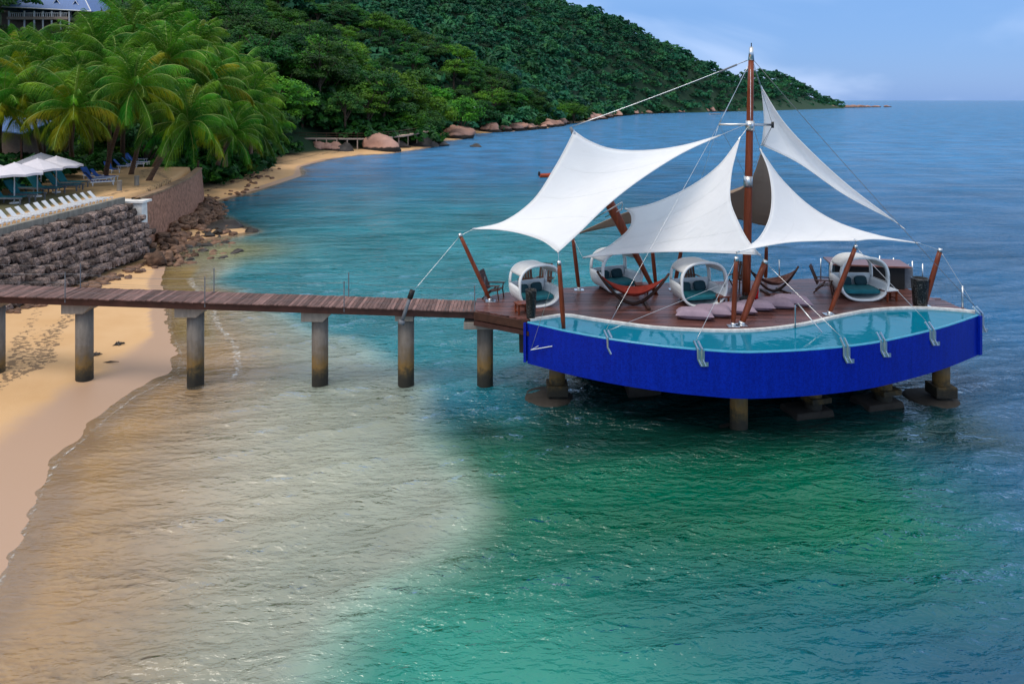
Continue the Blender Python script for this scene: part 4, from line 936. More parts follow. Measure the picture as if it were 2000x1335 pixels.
for off, z in ((.08, 4.003), (.08, 4.16), (-.6, 4.16), (-.6, 4.003)): rows.append([(x+off, y, z) for x, y in zip(cxw, cy)])
q = MB().grid(rows[::-1]); q.build('wall_cap', 'terrace', bwall)
g = Vector((-35.2, 80.2, 0)); q = MB().tube([g, g+Vector((.1, 0, 4.9))], .13, 8); prop(q.build('timber_pile', 'wood_dark', None, origin=g), 'dark timber pile at the far end of the brown wall', 'pile')
g = G(456, 335, .9); q = MB().box(g+Vector((0, 0, .9)), (1.5, .5, 3.0), taper=.85); prop(q.build('brick_pier', 'brick', None, bevel=.05, origin=g), 'squat brown masonry pier standing among the beach palms', 'pillar')
# ------------------------------------------------------------------ rubble in front of the walls
lab_r = 'brown rubble rock in the heap at the foot of the brown wall'
cnt = 0; stuff = []
r = np.random.default_rng(5)
for i in range(420):
    y = r.uniform(50, 80); x0 = float(wallX(y))+1.2 if y > 55 else -25.6; wdt = np.interp(y, [50, 54, 60, 66, 80], [2.2, 5.5, 6.5, 3.2, 2.6]); x = x0+wdt*r.beta(1, 1.6)
    s_ = r.uniform(.12, .4) if i > 40 else r.uniform(.35, .7)
    z = max(hz(x, y), -.1)+s_*.1+.5*math.exp(-((x-x0)/1.2)**2)
    dark = x > x0+wdt*.45 and y < 64
    if i < 150:
        o = place('rubble_rock', random.choice(DARK if dark else RUB), (x, y, z), (s_*r.uniform(.8, 1.4), s_*r.uniform(.8, 1.3), s_*r.uniform(.5, .8)), tuple(r.uniform(-.5, .5, 3)))
        prop(o, 'dark wet rock in the heap at the tip of the rubble point' if dark else lab_r, 'rock', 'dark rocks of the rubble point' if dark else 'rubble below the brown wall')
    else: stuff.append((x, y, z, s_))
# strip of loose rocks at the foot of the stone wall
for i in range(150):
    y = r.uniform(37, 53); x = -25.9+r.beta(1, 2)*1.7*np.interp(y, [37, 46, 53], [.35, .8, 1.4]); s_ = r.uniform(.1, .32); stuff.append((x, y, max(hz(x, y), 0)+s_*.15, s_))
for i in range(60):   # further along the beach
    y = r.uniform(80, 118); x = np.interp(y, [80, 95, 118], [-36, -35, -41])+r.normal()*1.0; s_ = r.uniform(.15, .4); stuff.append((x, y, max(hz(x, y), 0)+s_*.1, s_))
base = [np.array([v.co[:] for v in m.vertices]) for m in RUB]; bf = [np.array([p.vertices[:] for p in m.polygons]) for m in RUB]
VV = []; FF = []; k = 0
for x, y, z, s_ in stuff:
    j = r.integers(6); a = r.uniform(0, 6.28); v = base[j]*np.array([s_*r.uniform(.8, 1.4), s_, s_*.65]); c_, n_ = math.cos(a), math.sin(a)
    v = np.stack([v[:, 0]*c_-v[:, 1]*n_+x, v[:, 0]*n_+v[:, 1]*c_+y, v[:, 2]+z], 1); VV.append(v); FF.append(bf[j]+k); k += len(v)
o = bpy.data.objects.new('loose_rubble', npmesh('loose_rubble', np.vstack(VV), np.vstack(FF), 'rubble')); link(o); prop(o, 'small loose brown stones scattered below the walls and along the beach', 'rubble', kind='stuff')
o = place('boulder', DARK[0], G(435, 447)+Vector((0, 0, .1)), (2.0, 1.3, .85), (0, 0, .2)); prop(o, 'large dark rock at the waterline on the rubble point', 'boulder')
o = place('boulder', DARK[2], G(490, 452)+Vector((0, 0, 0)), (.7, .5, .4), (0, 0, .5)); prop(o, 'small dark rock at the outermost tip of the rubble point', 'boulder')
# ------------------------------------------------------------------ boulders along the far shore
bl = [((742, 297), (4.8, 3.4, 3.3), PINK[1], 'large smooth pink granite boulder on the waterline below the boardwalk'), ((820, 287), (5, 3.2, 2.6), DARK[1], 'dark low boulder right of the large pink one'),
      ((790, 285), (3.2, 3, 3.0), PINK[2], 'brown boulder at the right end of the boardwalk'), ((855, 285), (3, 2.4, 1.5), DARK[3], 'dark rock at the water right of the boardwalk boulders'), ((930, 287), (2.1, 1.3, .75), DARK[2], 'lone dark rock in open water off the second beach'),
      ((622, 297), (2.3, 1.8, 1.5), PINK[0], 'rounded tan boulder under the boardwalk, larger of the pair'), ((633, 288), (1.9, 1.6, 1.7), PINK[3], 'orange tan boulder above its larger neighbour under the boardwalk'), ((650, 294), (2.2, 1.9, 1.9), PINK[4], 'grey brown boulder on the right under the boardwalk'), ((590, 296), (1.6, 1.3, 1.1), PINK[2], 'small brown boulder on the left under the boardwalk'),
      ((672, 296), (2.2, 1.9, 2.0), DARK[0], 'dark boulder left of the large pink one'), ((775, 291), (3.2, 2, 1.8), DARK[3], 'dark wedge of rock leaning on the large pink boulder')]
for (px, py), sc, me_, lab in bl:
    g = G(px, py)
    if 585 < px < 680: g = P(px, py, 156.5)
    g.z = min(.9, max(0, hz(g.x, g.y+sc[1]*.4)-.3)); o = place('boulder', me_, g+Vector((0, sc[1]*.4, sc[2]*.12)), sc, (random.uniform(-.2, .2), random.uniform(-.2, .2), random.uniform(-.6, .6))); prop(o, lab, 'boulder')
SHA = np.array(SH); seg = [(SHA[k], SHA[k+1]) for k in range(len(SHA)-1)]
def shore_pick(pa, pb):
    while True:
        a, b = seg[int(r.integers(len(seg)))]; t_ = r.random(); p = a+(b-a)*t_
        if p[1] > 180 and pa < 1000+F*p[0]/p[1] < pb and r.random() < min(1, np.linalg.norm(b-a)/60): return p
for i in range(100):
    lo_, hi_, smin, smax = (880, 1110, 1.2, 3.4) if i < 56 else ((1150, 1250, 2, 4.5) if i < 68 else (1250, 1640, 1.6, 4.6))
    p = shore_pick(lo_, hi_); s_ = r.uniform(smin, smax); off = r.uniform(-1, 5) if i < 56 else r.uniform(-2, 3); p = p+np.array([-.35, .93])*off
    gr = 'granite rocks of the near point' if i < 56 else ('granite rocks beyond the near point' if i < 68 else 'granite rocks along the far headland')
    o = place('shore_rock', PINK[int(r.integers(5))], (p[0], p[1], max(0, min(hz(p[0], p[1]), 1.5))+s_*.15), (s_*r.uniform(.8, 1.5), s_*.8, s_*r.uniform(.6, 1)), tuple(r.uniform(-.4, .4, 3)))
    prop(o, 'pale pink granite rock on the first rocky point' if i < 56 else ('pale granite rock on the bend beyond the rocky point' if i < 68 else 'small pale rock at the foot of the far headland'), 'rock', gr)
for i in range(22):
    px = r.uniform(1640, 1742); g = G(px, np.interp(px, [1640, 1742], [210.5, 209.0])); s_ = r.uniform(3, 7)*np.interp(px, [1640, 1650, 1690, 1742], [1.3, 1.3, .75, .7])
    o = place('skerry_rock', PINK[int(r.integers(5))], g, (s_*1.6, s_, s_*.6), (0, 0, r.uniform(0, 3))); prop(o, 'brown rock of the low reef off the headland tip', 'rock', 'reef rocks off the headland')
# ------------------------------------------------------------------ boardwalk on the far beach
bw_ = thing('boardwalk', G(690, 292, 2), 'raised timber boardwalk with rail along the foot of the forest', 'boardwalk')
path = [P(540, 271, 157), P(600, 270.5, 158), P(660, 271, 159), P(720, 271, 162), P(780, 266, 170), P(832, 257, 182)]
for a, b in zip(path[:-1], path[1:]):
    d = b-a; a_ = math.atan2(d.y, d.x); c = (a+b)/2
    MB().box(c, (d.length+.05, 2.0, .3), (0, -math.asin(d.z/d.length), a_)).build('deck_span', 'wallcream', bw_)
    nn = Vector((0, -.95, 0))
    MB().tube([a+nn+Vector((0, 0, 1.25)), b+nn+Vector((0, 0, 1.25))], .07, 6).build('hand_rail', 'wood_dark', bw_)
    MB().tube([a+nn+Vector((0, 0, .7)), b+nn+Vector((0, 0, .7))], .05, 6).build('hand_rail', 'wood_dark', bw_)
    for k in (.0, .33, .66):
        p = mixv(a, b, k); MB().box(p+Vector((0, -.9, -1.6)), (.22, .22, 3.0)).build('post', 'wallcream', bw_); MB().tube([p+nn, p+nn+Vector((0, 0, 1.3))], .06, 6).build('rail_post', 'wood_dark', bw_)
# ------------------------------------------------------------------ terrace furniture
def make_umbrella():
    t = thing('parasol', (0, 0, 0), 'x', 'parasol', 'pale parasols on the lounger terrace')
    n = 8; S = 1.75; V = [(0, 0, 2.95)]; f = []
    ring1 = []; 
    for k in range(16):
        a = 2*math.pi*(k+.5)/16; rr = S*(1.08 if k % 2 else .98); ring1.append((rr*math.cos(a), rr*math.sin(a), 2.18-(.0 if k % 2 else -.05)))
    mids = [(x*.5, y*.5, 2.60) for x, y, z in ring1]; V += mids+ring1+[(x, y, z-.16) for x, y, z in ring1]
    for k in range(16):
        j = (k+1) % 16; f += [(0, 1+k, 1+j), (1+k, 17+k, 17+j, 1+j), (17+k, 33+k, 33+j, 17+j)]
    MB().add(V, f).build('canopy', 'canvas', t, solid=.012)
    MB().tube([(0, 0, 0), (0, 0, 2.98)], .045, 8).build('pole', 'whitepaint', t, True); MB().lathe((0, 0, 0), [(.32, 0), (.3, .08), (.08, .12)], 14).build('base', 'whitepaint', t)
    for k in range(8):
        a = 2*math.pi*k/8; MB().tube([(0, 0, 2.85), (S*math.cos(a), S*math.sin(a), 2.17)], .012, 4).build('rib', 'whitepaint', t)
    return t
um = make_umbrella()
TZ = 4.17
ul = [(28, 397, 'parasol at the left edge of the frame nearest the viewer'), (73, 384, 'parasol second from the left, in front of the tallest looking one'), (110, 376, 'rightmost of the pale parasols'), (80, 366, 'rearmost pale parasol whose peak stands highest'), (-30, 392, 'pale parasol cut off by the left frame edge')]
for i, (px, py, lab) in enumerate(ul):
    o = um if i == 0 else copy_tree(um); o.location = G(px, py, TZ); o.rotation_euler = (0, 0, random.uniform(0, .4)); o['label'] = lab
def make_lounger(name, mat, matc, up=.55):
    t = thing(name, (0, 0, 0), 'x', 'sun lounger')
    for k in range(6): MB().box((-.1+k*.2-.4+.1, 0, .30), (.12, .58, .03)).build('seat_slat', matc, t)
    a = R(50); c = Vector((-.5, 0, .3)); dd = Vector((-math.cos(a), 0, math.sin(a)))
    MB().box(c+dd*.36, (.72, .52, .05), (0, a, 0)).build('backrest', matc, t)
    for sy in (-1, 1): MB().box((.1, sy*.31, .27), (1.5, .04, .07)).build('side_rail', mat, t)
    for sx, sy in ((-.5, -1), (-.5, 1), (.75, -1), (.75, 1)): MB().box((sx, sy*.3, .13), (.05, .05, .26)).build('leg', mat, t)
    return t
lo = make_lounger('sun_lounger', 'whitepaint', 'whitepaint')
ordn = ['first', 'second', 'third', 'fourth', 'fifth', 'sixth', 'seventh', 'eighth', 'ninth', 'tenth', 'eleventh', 'twelfth', 'thirteenth', 'fourteenth', 'fifteenth', 'sixteenth', 'seventeenth']
for i in range(17):
    o = lo if i == 0 else copy_tree(lo)
    y = 53.0-i*.84; o.location = (-30.4-.01*i, y, TZ); o.scale = (.9, .8, .85); o.rotation_euler = (0, 0, R(4+random.uniform(-5, 5)))
    prop(o, ordn[i]+' white sun lounger counted from the right end of the parapet row', 'sun lounger', 'white loungers along the parapet')
lt = make_lounger('padded_lounger', 'steeldark', 'teal')
tl = [(18, 398, 'teal padded lounger at the left frame edge behind the white row'), (50, 390, 'teal padded lounger between the two front parasols'), (92, 378, 'teal padded lounger right of the second parasol pole'), (128, 372, 'teal padded lounger right of the rightmost parasol pole'), (60, 377, 'teal padded lounger in the rear row left of the rearmost parasol'), (140, 366, 'teal padded lounger furthest right in the rear row')]
for i, (px, py, lab) in enumerate(tl):
    o = lt if i == 0 else copy_tree(lt); o.location = G(px, py, TZ); o.scale = (1.5, 1.6, 1.7); o.rotation_euler = (0, 0, R(random.uniform(-10, 10))); prop(o, lab, 'sun lounger', 'teal padded loungers')
lb = make_lounger('blue_lounger', 'whitepaint', 'blue')
bl2 = [(192, 356), (205, 352), (180, 349), (218, 337), (262, 326), (272, 322), (255, 319), (268, 316), (197, 362), (246, 330)]
bn = ['blue lounger at the right end of the parapet', 'blue lounger just behind the parapet end', 'blue lounger beside the palm trunk left of the sand path', 'single blue lounger standing on the open sand path', 'nearest blue lounger under the far palms', 'blue lounger right of the nearest under the far palms',
      'blue lounger on the left under the far palms', 'rearmost blue lounger under the far palms', 'dark blue lounger nearest the parapet corner', 'blue lounger left of the group under the far palms']
for i, (px, py) in enumerate(bl2):
    o = lb if i == 0 else copy_tree(lb); o.location = G(px, py, TZ); o.scale = (1.25,)*3; o.rotation_euler = (0, 0, R(random.uniform(-40, 60))); prop(o, bn[i], 'sun lounger', 'blue loungers under the palms')
for i, (px, py, lab) in enumerate([(233, 372, 'short grey stone bollard at the top of the sand path'), (267, 362, 'short grey stone bollard on the sand terrace near the wall cap')]):
    g = G(px, py, TZ); q = MB().lathe(g, [(.22, 0), (.2, .1), (.19, .7), (.23, .75), (.18, .85)], 10); prop(q.build('bollard', 'concrete', None, origin=g), lab, 'bollard', 'stone bollards')
# far white parasol and lamp globe on the second point
g = G(1026, 221, 4); q = thing('garden_parasol', g, 'small white parasol on the rocky point beneath the forest', 'parasol')
MB().tube([g, g+Vector((0, 0, 2.6))], .06, 6).build('pole', 'whitepaint', q); MB().lathe(g+Vector((0, 0, 2.0)), [(2.2, 0), (1.2, .6), (.05, 1.0)], 10).build('canopy', 'whitepaint', q)
g = P(926, 222, 240); q = thing('lamp_post', g, 'white globe lamp post at the forest edge above the second beach', 'lamp'); MB().tube([g, g+Vector((0, 0, 1.4))], .08, 6).build('post', 'whitepaint', q); MB().lathe(g+Vector((0, 0, 1.4)), [(.1, 0), (.4, .2), (.5, .5), (.35, .9), (.05, 1.0)], 10).build('globe', 'whitepaint', q, True)
# ------------------------------------------------------------------ boats
def boat(g, L_, mat, label, eng=True, rot=0):
    t = thing('dinghy', g, label, 'boat')
    rows = []
    for u in np.linspace(0, 1, 9):
        x = (u-.5)*L_; wd = .38*L_*.5*(1-max(0, (u-.55)/.45)**2.2)+.01; rows.append([(x, -wd, .42+.2*u*u), (x, -wd*.8, .1), (x, 0, -.1), (x, wd*.8, .1), (x, wd, .42+.2*u*u)])
    c, s_ = math.cos(rot), math.sin(rot); tr = lambda p: (g.x+p[0]*c-p[1]*s_, g.y+p[0]*s_+p[1]*c, g.z+p[2])
    q = MB().grid([[tr(p) for p in r_] for r_ in rows]); q.f.append((0, 1, 2, 3, 4)); q.build('hull', mat, t, True, solid=.05)
    q = MB()
    for sgn in (0, 4): q.tube([tr(r_[sgn]) for r_ in rows], .07, 6)
    q.build('gunwale', mat, t, True)
    for u in (.3, .6): MB().box(tr(((u-.5)*L_, 0, .3)), (.3, .3*L_, .06), (0, 0, rot)).build('thwart', 'wood_dark', t)
    if eng: MB().box(tr((-.5*L_-.1, 0, .55)), (.35, .4, .65), (0, 0, rot), .8).build('outboard_motor', 'black', t, bevel=.05)
boat(G(1076, 346), 3.4, 'orange', 'small orange dinghy afloat beside the left sail edge', rot=.15)
boat(G(1397, 223.5), 9, 'wallcream', 'tiny pale boat moored below the far headland left of the mast', False, .1)
# ------------------------------------------------------------------ hillside villa
VY = 130.0
vg = P(90, 62, VY); vil = thing('hillside_villa', vg, 'hillside villa with blue roof, dormers and white veranda posts at the top left', 'house')
k = VY/F
def vp(px, py, dy=0): v = P(px, py, VY); return v+Vector((0, dy, 0))
def vx(px): return (px-1000)*k
def vz(py): return H-(py-196)*k
x0, x1 = vx(-20), vx(182)
# roof: hip roof, eaves slope with the view so build as plain hip
ez = vz(24); rz = vz(-45)
ev = [(x0-.5, VY-1.2, ez+1.0), (x1+.3, VY-1.2, ez), (x1+.3, VY+9, ez), (x0-.5, VY+9, ez+1.0)]
rd = [(x0+3, VY+4, rz), (x1-5.6, VY+4, rz)]
q = MB(); q.add(ev+rd, [(0, 1, 5, 4), (1, 2, 5), (2, 3, 4, 5), (3, 0, 4)]); roof = q.build('roof', 'roofblue', vil, solid=.15)
MB().tube([ev[0], ev[1]], .12, 6).build('fascia_board', 'whitepaint', roof); MB().tube([ev[1], rd[1]], .1, 6).build('hip_ridge', 'whitepaint', roof)
for px, py in ((72, 4), (112, 7), (149, 10)):
    c = Vector((vx(px), VY-.2, vz(py))); q = MB()
    q.add([c+Vector((-.75, 0, -.35)), c+Vector((.75, 0, -.35)), c+Vector((0, 0, .75)), c+Vector((-.75, 3, -.35)), c+Vector((.75, 3, -.35)), c+Vector((0, 3, .75))], [(0, 3, 5, 2), (1, 2, 5, 4)]); dm = q.build('dormer', 'roofblue', vil, solid=.1)
    MB().add([c+Vector((-.5, .1, -.4)), c+Vector((.5, .1, -.4)), c+Vector((0, .1, .42))], [(0, 1, 2)]).build('dormer_window', 'glass', dm)
    q = MB(); q.tube([c+Vector((-.78, -.05, -.35)), c+Vector((0, -.05, .78)), c+Vector((.78, -.05, -.35))], .09, 5); q.build('barge_board', 'whitepaint', dm)
MB().box((vx(90), VY+4, (vz(24)+vz(70))/2), (x1-x0-1.2, 6, vz(22)-vz(72))).build('wall', 'wallshade', vil)
fl = vz(37); MB().box(((vx(22)+vx(140))/2, VY-.1, vz(37)), (vx(140)-vx(22), 2.2, .5)).build('balcony', 'wallcream', vil)
for px in (25, 55, 74, 91, 108, 125, 142): MB().box((vx(px), VY-1.0, (ez+vz(58))/2+.0), (.2, .2, ez-vz(60))).build('veranda_post', 'whitepaint', vil)
for px in range(28, 140, 4): MB().box((vx(px), VY-1.02, vz(32)), (.07, .07, 1.0)).build('baluster', 'whitepaint', vil)
MB().box(((vx(24)+vx(142))/2, VY-1.02, vz(27)), (vx(142)-vx(24), .1, .1)).build('balcony_rail', 'whitepaint', vil)
for px in (40, 66, 84, 100, 117, 134):
    wn = MB().box((vx(px), VY+.96, vz(31)), (1.0, .1, 1.7)).build('window', 'glass', vil); MB().box((vx(px), VY+.9, vz(31)), (.08, .06, 1.7)).build('glazing_bar', 'whitepaint', wn)
# teal sheet roof in the palms at the left edge
g = P(10, 262, 70); q = thing('garden_shed', g, 'low teal sheet roofed shelter among the palms at the left edge', 'shelter')
MB().box(g+Vector((-1, 2, .9)), (6, 4.5, .12), (R(14), R(6), 0)).build('roof', 'roofblue', q)
for dx, dy in ((-3.4, .3), (1.4, .3), (-3.4, 3.8), (1.4, 3.8)): MB().box(g+Vector((dx, dy, -1.4)), (.15, .15, 4.2)).build('post', 'wood_dark', q)
MB().box(g+Vector((-1, 3.9, -1.4)), (4.8, .1, 3.8)).build('back_wall', 'wallshade', q)
g = G(306, 300, TZ); q = thing('market_parasol', g, 'white parasol half hidden behind the leaning palm', 'parasol'); MB().tube([g, g+Vector((0, 0, 2.6))], .05, 6).build('pole', 'whitepaint', q); MB().lathe(g+Vector((0, 0, 2.1)), [(1.5, 0), (.8, .35), (.05, .6)], 8).build('canopy', 'whitepaint', q)
# ------------------------------------------------------------------ vegetation
def crown_arrays(r, nclump, per, leaf, flat=.62, asp=.5):
    """leaf quads of one crown of unit radius, crown base at z = 0"""
    V = []
    for c in range(nclump):
        a = r.uniform(0, 6.283); u = r.uniform(-.25, 1)
        h = math.sqrt(max(0, 1-u*u)); rad = r.uniform(.55, .86)*(1 if r.random() > .15 else .6)
        cc = np.array([h*math.cos(a)*rad, h*math.sin(a)*rad, (u*rad*flat)+.62]); cr = r.uniform(.2, .36)
        d = r.normal(size=(per, 3)); d /= np.linalg.norm(d, axis=1)[:, None]; d[:, 2] = np.abs(d[:, 2])*.9-.12
        p = cc+d*cr*np.array([1.15, 1.15, .72])*r.uniform(.55, 1, (per, 1))
        nn = d*.9+np.array([0, 0, .55])+r.normal(size=(per, 3))*.35; nn /= np.linalg.norm(nn, axis=1)[:, None]
        t = np.cross(nn, r.normal(size=(per, 3))); t /= np.linalg.norm(t, axis=1)[:, None]; b = np.cross(nn, t)
        sz = leaf*r.uniform(.6, 1.4, (per, 1))
        V.append(np.stack([p-t*sz, p+b*sz*asp, p+t*sz, p-b*sz*asp], 1).reshape(-1, 3))
    V = np.vstack(V); return V, np.arange(len(V)).reshape(-1, 4)
CR = {}
for mat in ('leaf_dark', 'leaf_mid', 'leaf_lime'):
    CR[mat] = []
    for i in range(4 if mat != 'leaf_lime' else 1):
        V, Q = crown_arrays(np.random.default_rng(100+i), 44, 105, .046, .75); CR[mat].append(npmesh('crown', V, Q, mat))
def trunk_mesh(seed):
    r = np.random.default_rng(seed); q = MB(); top = Vector((r.normal()*.06, r.normal()*.06, .75))
    q.tube([(0, 0, -.6), (r.normal()*.02, r.normal()*.02, .2), top], [.07, .05, .03], 7)
    for k in range(6):
        a = k*1.05+r.uniform(-.3, .3); q.tube([(0, 0, .15+.08*k), (math.cos(a)*.3, math.sin(a)*.3, .5+.05*k), (math.cos(a)*.6, math.sin(a)*.6, .75+.05*k)], [.03, .018, .006], 5)
    me = bpy.data.meshes.new('trunk'); me.from_pydata(q.v, [], q.f); me.materials.append(MAT['bark']); return me
TRK = [trunk_mesh(i) for i in range(3)]
def tree(x, y, rad, hh, mat, label, group, name='broadleaf_tree', z=None):
    z = hz(x, y) if z is None else z
    t = bpy.data.objects.new(name, None); link(t); t.location = (x, y, z); t.empty_display_size = .5; prop(t, label, 'tree', group)
    c = bpy.data.objects.new('crown', random.choice(CR[mat])); link(c, t); c.location = (0, 0, hh-rad*1.3*.95); c.scale = (rad, rad*random.uniform(.9, 1.1), rad*random.uniform(.85, 1.1)); c.rotation_euler = (0, 0, random.uniform(0, 6.28))
    k = bpy.data.objects.new('trunk', random.choice(TRK)); link(k, t); k.location = (0, 0, max(0, hh-rad*1.3)*.9); k.scale = (rad, rad, max(rad, hh*.8)); return t
r = np.random.default_rng(77)
# trees whose crowns can be picked out: front row along the beach and the big crowns behind it
named = [(600, 246, 176, 8.5, 13, 'leaf_mid'), (648, 235, 185, 8, 16, 'leaf_dark'), (700, 240, 182, 7, 12, 'leaf_mid'), (745, 232, 190, 9, 15, 'leaf_dark'), (800, 245, 186, 6.5, 9, 'leaf_mid'), (835, 238, 200, 6, 12, 'leaf_dark'),
         (565, 205, 185, 8, 18, 'leaf_dark'), (610, 165, 200, 10, 22, 'leaf_mid'), (680, 180, 205, 9, 20, 'leaf_dark'), (770, 175, 210, 11, 22, 'leaf_mid'), (840, 195, 215, 8.5, 20, 'leaf_mid'), (900, 200, 235, 9, 22, 'leaf_mid'),
         (940, 215, 262, 8, 17, 'leaf_dark'), (985, 228, 280, 7, 12, 'leaf_dark'), (1050, 226, 325, 7, 12, 'leaf_dark'), (1085, 222, 345, 7.5, 14, 'leaf_lime'), (1120, 222, 360, 8, 13, 'leaf_mid'), (545, 150, 150, 7, 15, 'leaf_mid'), (520, 215, 140, 6, 11, 'leaf_dark')]
nl = ['bushy green tree at the left end of the boardwalk', 'dark tree over the left half of the boardwalk', 'green tree leaning over the middle of the boardwalk', 'dark spreading tree behind the large pink boulder', 'low bright tree sloping to the right end of the boardwalk', 'dark tree beside the second beach',
      'dark tree right behind the beach palms', 'tall light green tree above the left end of the boardwalk', 'dark tall tree above the boardwalk centre', 'wide spreading light crowned tree above the large pink boulder', 'light crowned tree above the second beach', 'tall light green tree right of the second beach',
      'dark tree over the start of the rocky point', 'low dark tree above the rocky point', 'dark tree beside the small white parasol', 'bright lime green tree standing out at the waterline', 'green tree just right of the lime tree', 'tree rising behind the rightmost palms', 'dark low tree behind the rightmost palms on the beach']
for (px, py, Y0, rad, hh, mat), lab in zip(named, nl):
    x = (px-1000)*Y0/F; tree(x, Y0, rad, min(hh, rad*1.28), mat, lab, 'trees at the forest edge')
# hillside trees near enough to tell their crowns apart
pts = []
def poisson(n, xr, yr, md, ok):
    out = []
    for _ in range(n):
        x, y = r.uniform(*xr), r.uniform(*yr)
        if not ok(x, y): continue
        if all((x-a)**2+(y-b)**2 > md*md for a, b in out): out.append((x, y))
    return out
def land(xs_, ys_): return height(np.array(xs_), np.array(ys_))[1]
cand = np.stack([r.uniform(-170, 30, 9000), r.uniform(84, 340, 9000)], 1); dd = land(cand[:, 0], cand[:, 1])
px_ = 1000+F*cand[:, 0]/cand[:, 1]
ok = (dd > 11) & (px_ > -120) & (px_ < 1150)
# keep the villa in view and the terrace clear
sx = px_; vm = (sx > 0) & (sx < 200) & (cand[:, 1] > 86) & (cand[:, 1] < 140); ok &= ~vm
def seen(c, top=9.0):
    X1, Y1 = c[:, 0], c[:, 1]; Zt = height(X1, Y1)[0]+top; vis = np.ones(len(c), bool)
    for f_ in np.linspace(.15, .97, 26):
        vis &= height(X1*f_, Y1*f_)[0]+1.5 < H+(Zt-H)*f_
    return vis
cand = cand[ok]; cand = cand[seen(cand)]; kept = []
for c in cand:
    md = 6.2+c[1]*.011
    if all((c[0]-k_[0])**2+(c[1]-k_[1])**2 > md*md for k_ in kept): kept.append(c)
kept.sort(key=lambda c: c[1]); near = kept[:260]; rest = kept[260:]
for x, y in near:
    rad = r.uniform(4.6, 8.2); tree(x, y, rad, rad*r.uniform(1.5, 1.95), 'leaf_dark' if r.random() < .6 else 'leaf_mid', 'rounded green tree in the hillside forest behind the beach', 'trees of the near hillside')
# low shrubs in front of the villa
for i, (px, py, Y0, rad) in enumerate([(30, 78, 118, 4), (75, 70, 120, 3.2), (120, 74, 121, 3), (165, 62, 122, 3.5), (-10, 65, 118, 4.5), (205, 40, 124, 4.5), (20, 120, 100, 5), (70, 125, 98, 4.5), (5, 165, 90, 4.5)]):
    p = P(px, py, Y0); tree(p.x, Y0, rad, rad*1.3, 'leaf_dark', ['dark shrub below the left end of the villa', 'dark shrub below the villa balcony', 'dark shrub under the villa dormers', 'dark shrub under the right end of the villa', 'dark tree at the left of the villa', 'dark tree touching the right end of the villa roof', 'dark tree below the villa shrubs at the left', 'dark tree between the villa and the palms', 'dark tree at the left frame edge above the shelter'][i], 'shrubs below the villa', 'shrub', z=p.z-rad*1.1)
# far forest: one mass
cand = np.stack([r.uniform(-330, 520, 60000), r.uniform(150, 1120, 60000)], 1)
px_ = 1000+F*cand[:, 0]/cand[:, 1]; cand = cand[(px_ > 150) & (px_ < 1680)]
hh_, dd, _ = height(cand[:, 0], cand[:, 1]); m = (dd > np.where(cand[:, 1] > 500, .8, np.where(cand[:, 1] > 330, 2.5, np.where(cand[:, 1] > 250, 5, 14)))) & (dd < 330); cand = cand[m]; hh_ = hh_[m]; m = seen(cand); cand = cand[m]; hh_ = hh_[m]
cell = {}; sel = []
for i, (x, y) in enumerate(cand):
    md = 4.3+y*.0014; kx, ky = int(x//8), int(y//8); good = True
    for a in (-1, 0, 1):
        for b in (-1, 0, 1):
            for j in cell.get((kx+a, ky+b), ()):
                if (cand[j][0]-x)**2+(cand[j][1]-y)**2 < md*md: good = False
    if y < 400 and good and any((x-a)**2+(y-b)**2 < 36 for a, b in near): good = False
    if good: cell.setdefault((kx, ky), []).append(i); sel.append(i)
print('far trees', len(sel), 'near', len(near), len(rest))
VAR = [crown_arrays(np.random.default_rng(300+i), 15, 11, .18, .75, .62) for i in range(6)]
VV = []; FF = []; k = 0
TN = []
for i in sel[:5200]:
    x, y = cand[i]; V, Q = VAR[r.integers(6)]; s_ = r.choice([r.uniform(3.2, 4.6), r.uniform(4.6, 6.4), r.uniform(6.4, 9)], p=[.4, .45, .15]); TN.append(np.full(len(V), r.uniform(.6, 1.3))); a = r.uniform(0, 6.28); c_, n_ = math.cos(a), math.sin(a); v = V*s_*np.array([1, 1, r.uniform(.9, 1.25)])
    v = np.stack([v[:, 0]*c_-v[:, 1]*n_+x, v[:, 0]*n_+v[:, 1]*c_+y, v[:, 2]+hh_[i]-2.2+r.uniform(0, 2.5)], 1); VV.append(v); FF.append(Q+k); k += len(v)
o = bpy.data.objects.new('far_forest', npmesh('far_forest', np.vstack(VV), np.vstack(FF), 'leaf_far')); attr(o.data, 'tone', np.concatenate(TN)); link(o); prop(o, 'dense dark green forest covering the far hill and headland', 'forest', kind='stuff')
# undergrowth along the forest edge
VV = []; FF = []; k = 0
cu = np.stack([r.uniform(-75, 130, 30000), r.uniform(84, 460, 30000)], 1); hu, du, _ = height(cu[:, 0], cu[:, 1]); pu = 1000+F*cu[:, 0]/cu[:, 1]
mu = (du > np.where((cu[:, 1] > 190) & (cu[:, 1] < 290), 10, np.where(cu[:, 1] < 330, 5.5, 3))) & (du < np.where((pu > 500) & (pu < 860), 26, 15)) & (pu < 1300) & ~((pu > 528) & (pu < 850) & (cu[:, 1] < 167+.12*np.maximum(pu-700, 0)) & ((cu[:, 1] > 146) | (du < 8)))
cu = cu[mu][:1500]; hu = hu[mu][:1500]
for (x, y), h_ in zip(cu, hu):
    V, Q = VAR[r.integers(6)]; s_ = r.uniform(1.3, 3.4)*(1+.4*(y > 160)); v = V*s_; a = r.uniform(0, 6.28); c_, n_ = math.cos(a), math.sin(a)
    v = np.stack([v[:, 0]*c_-v[:, 1]*n_+x, v[:, 0]*n_+v[:, 1]*c_+y, v[:, 2]+h_-.4], 1); VV.append(v); FF.append(Q+k); k += len(v)
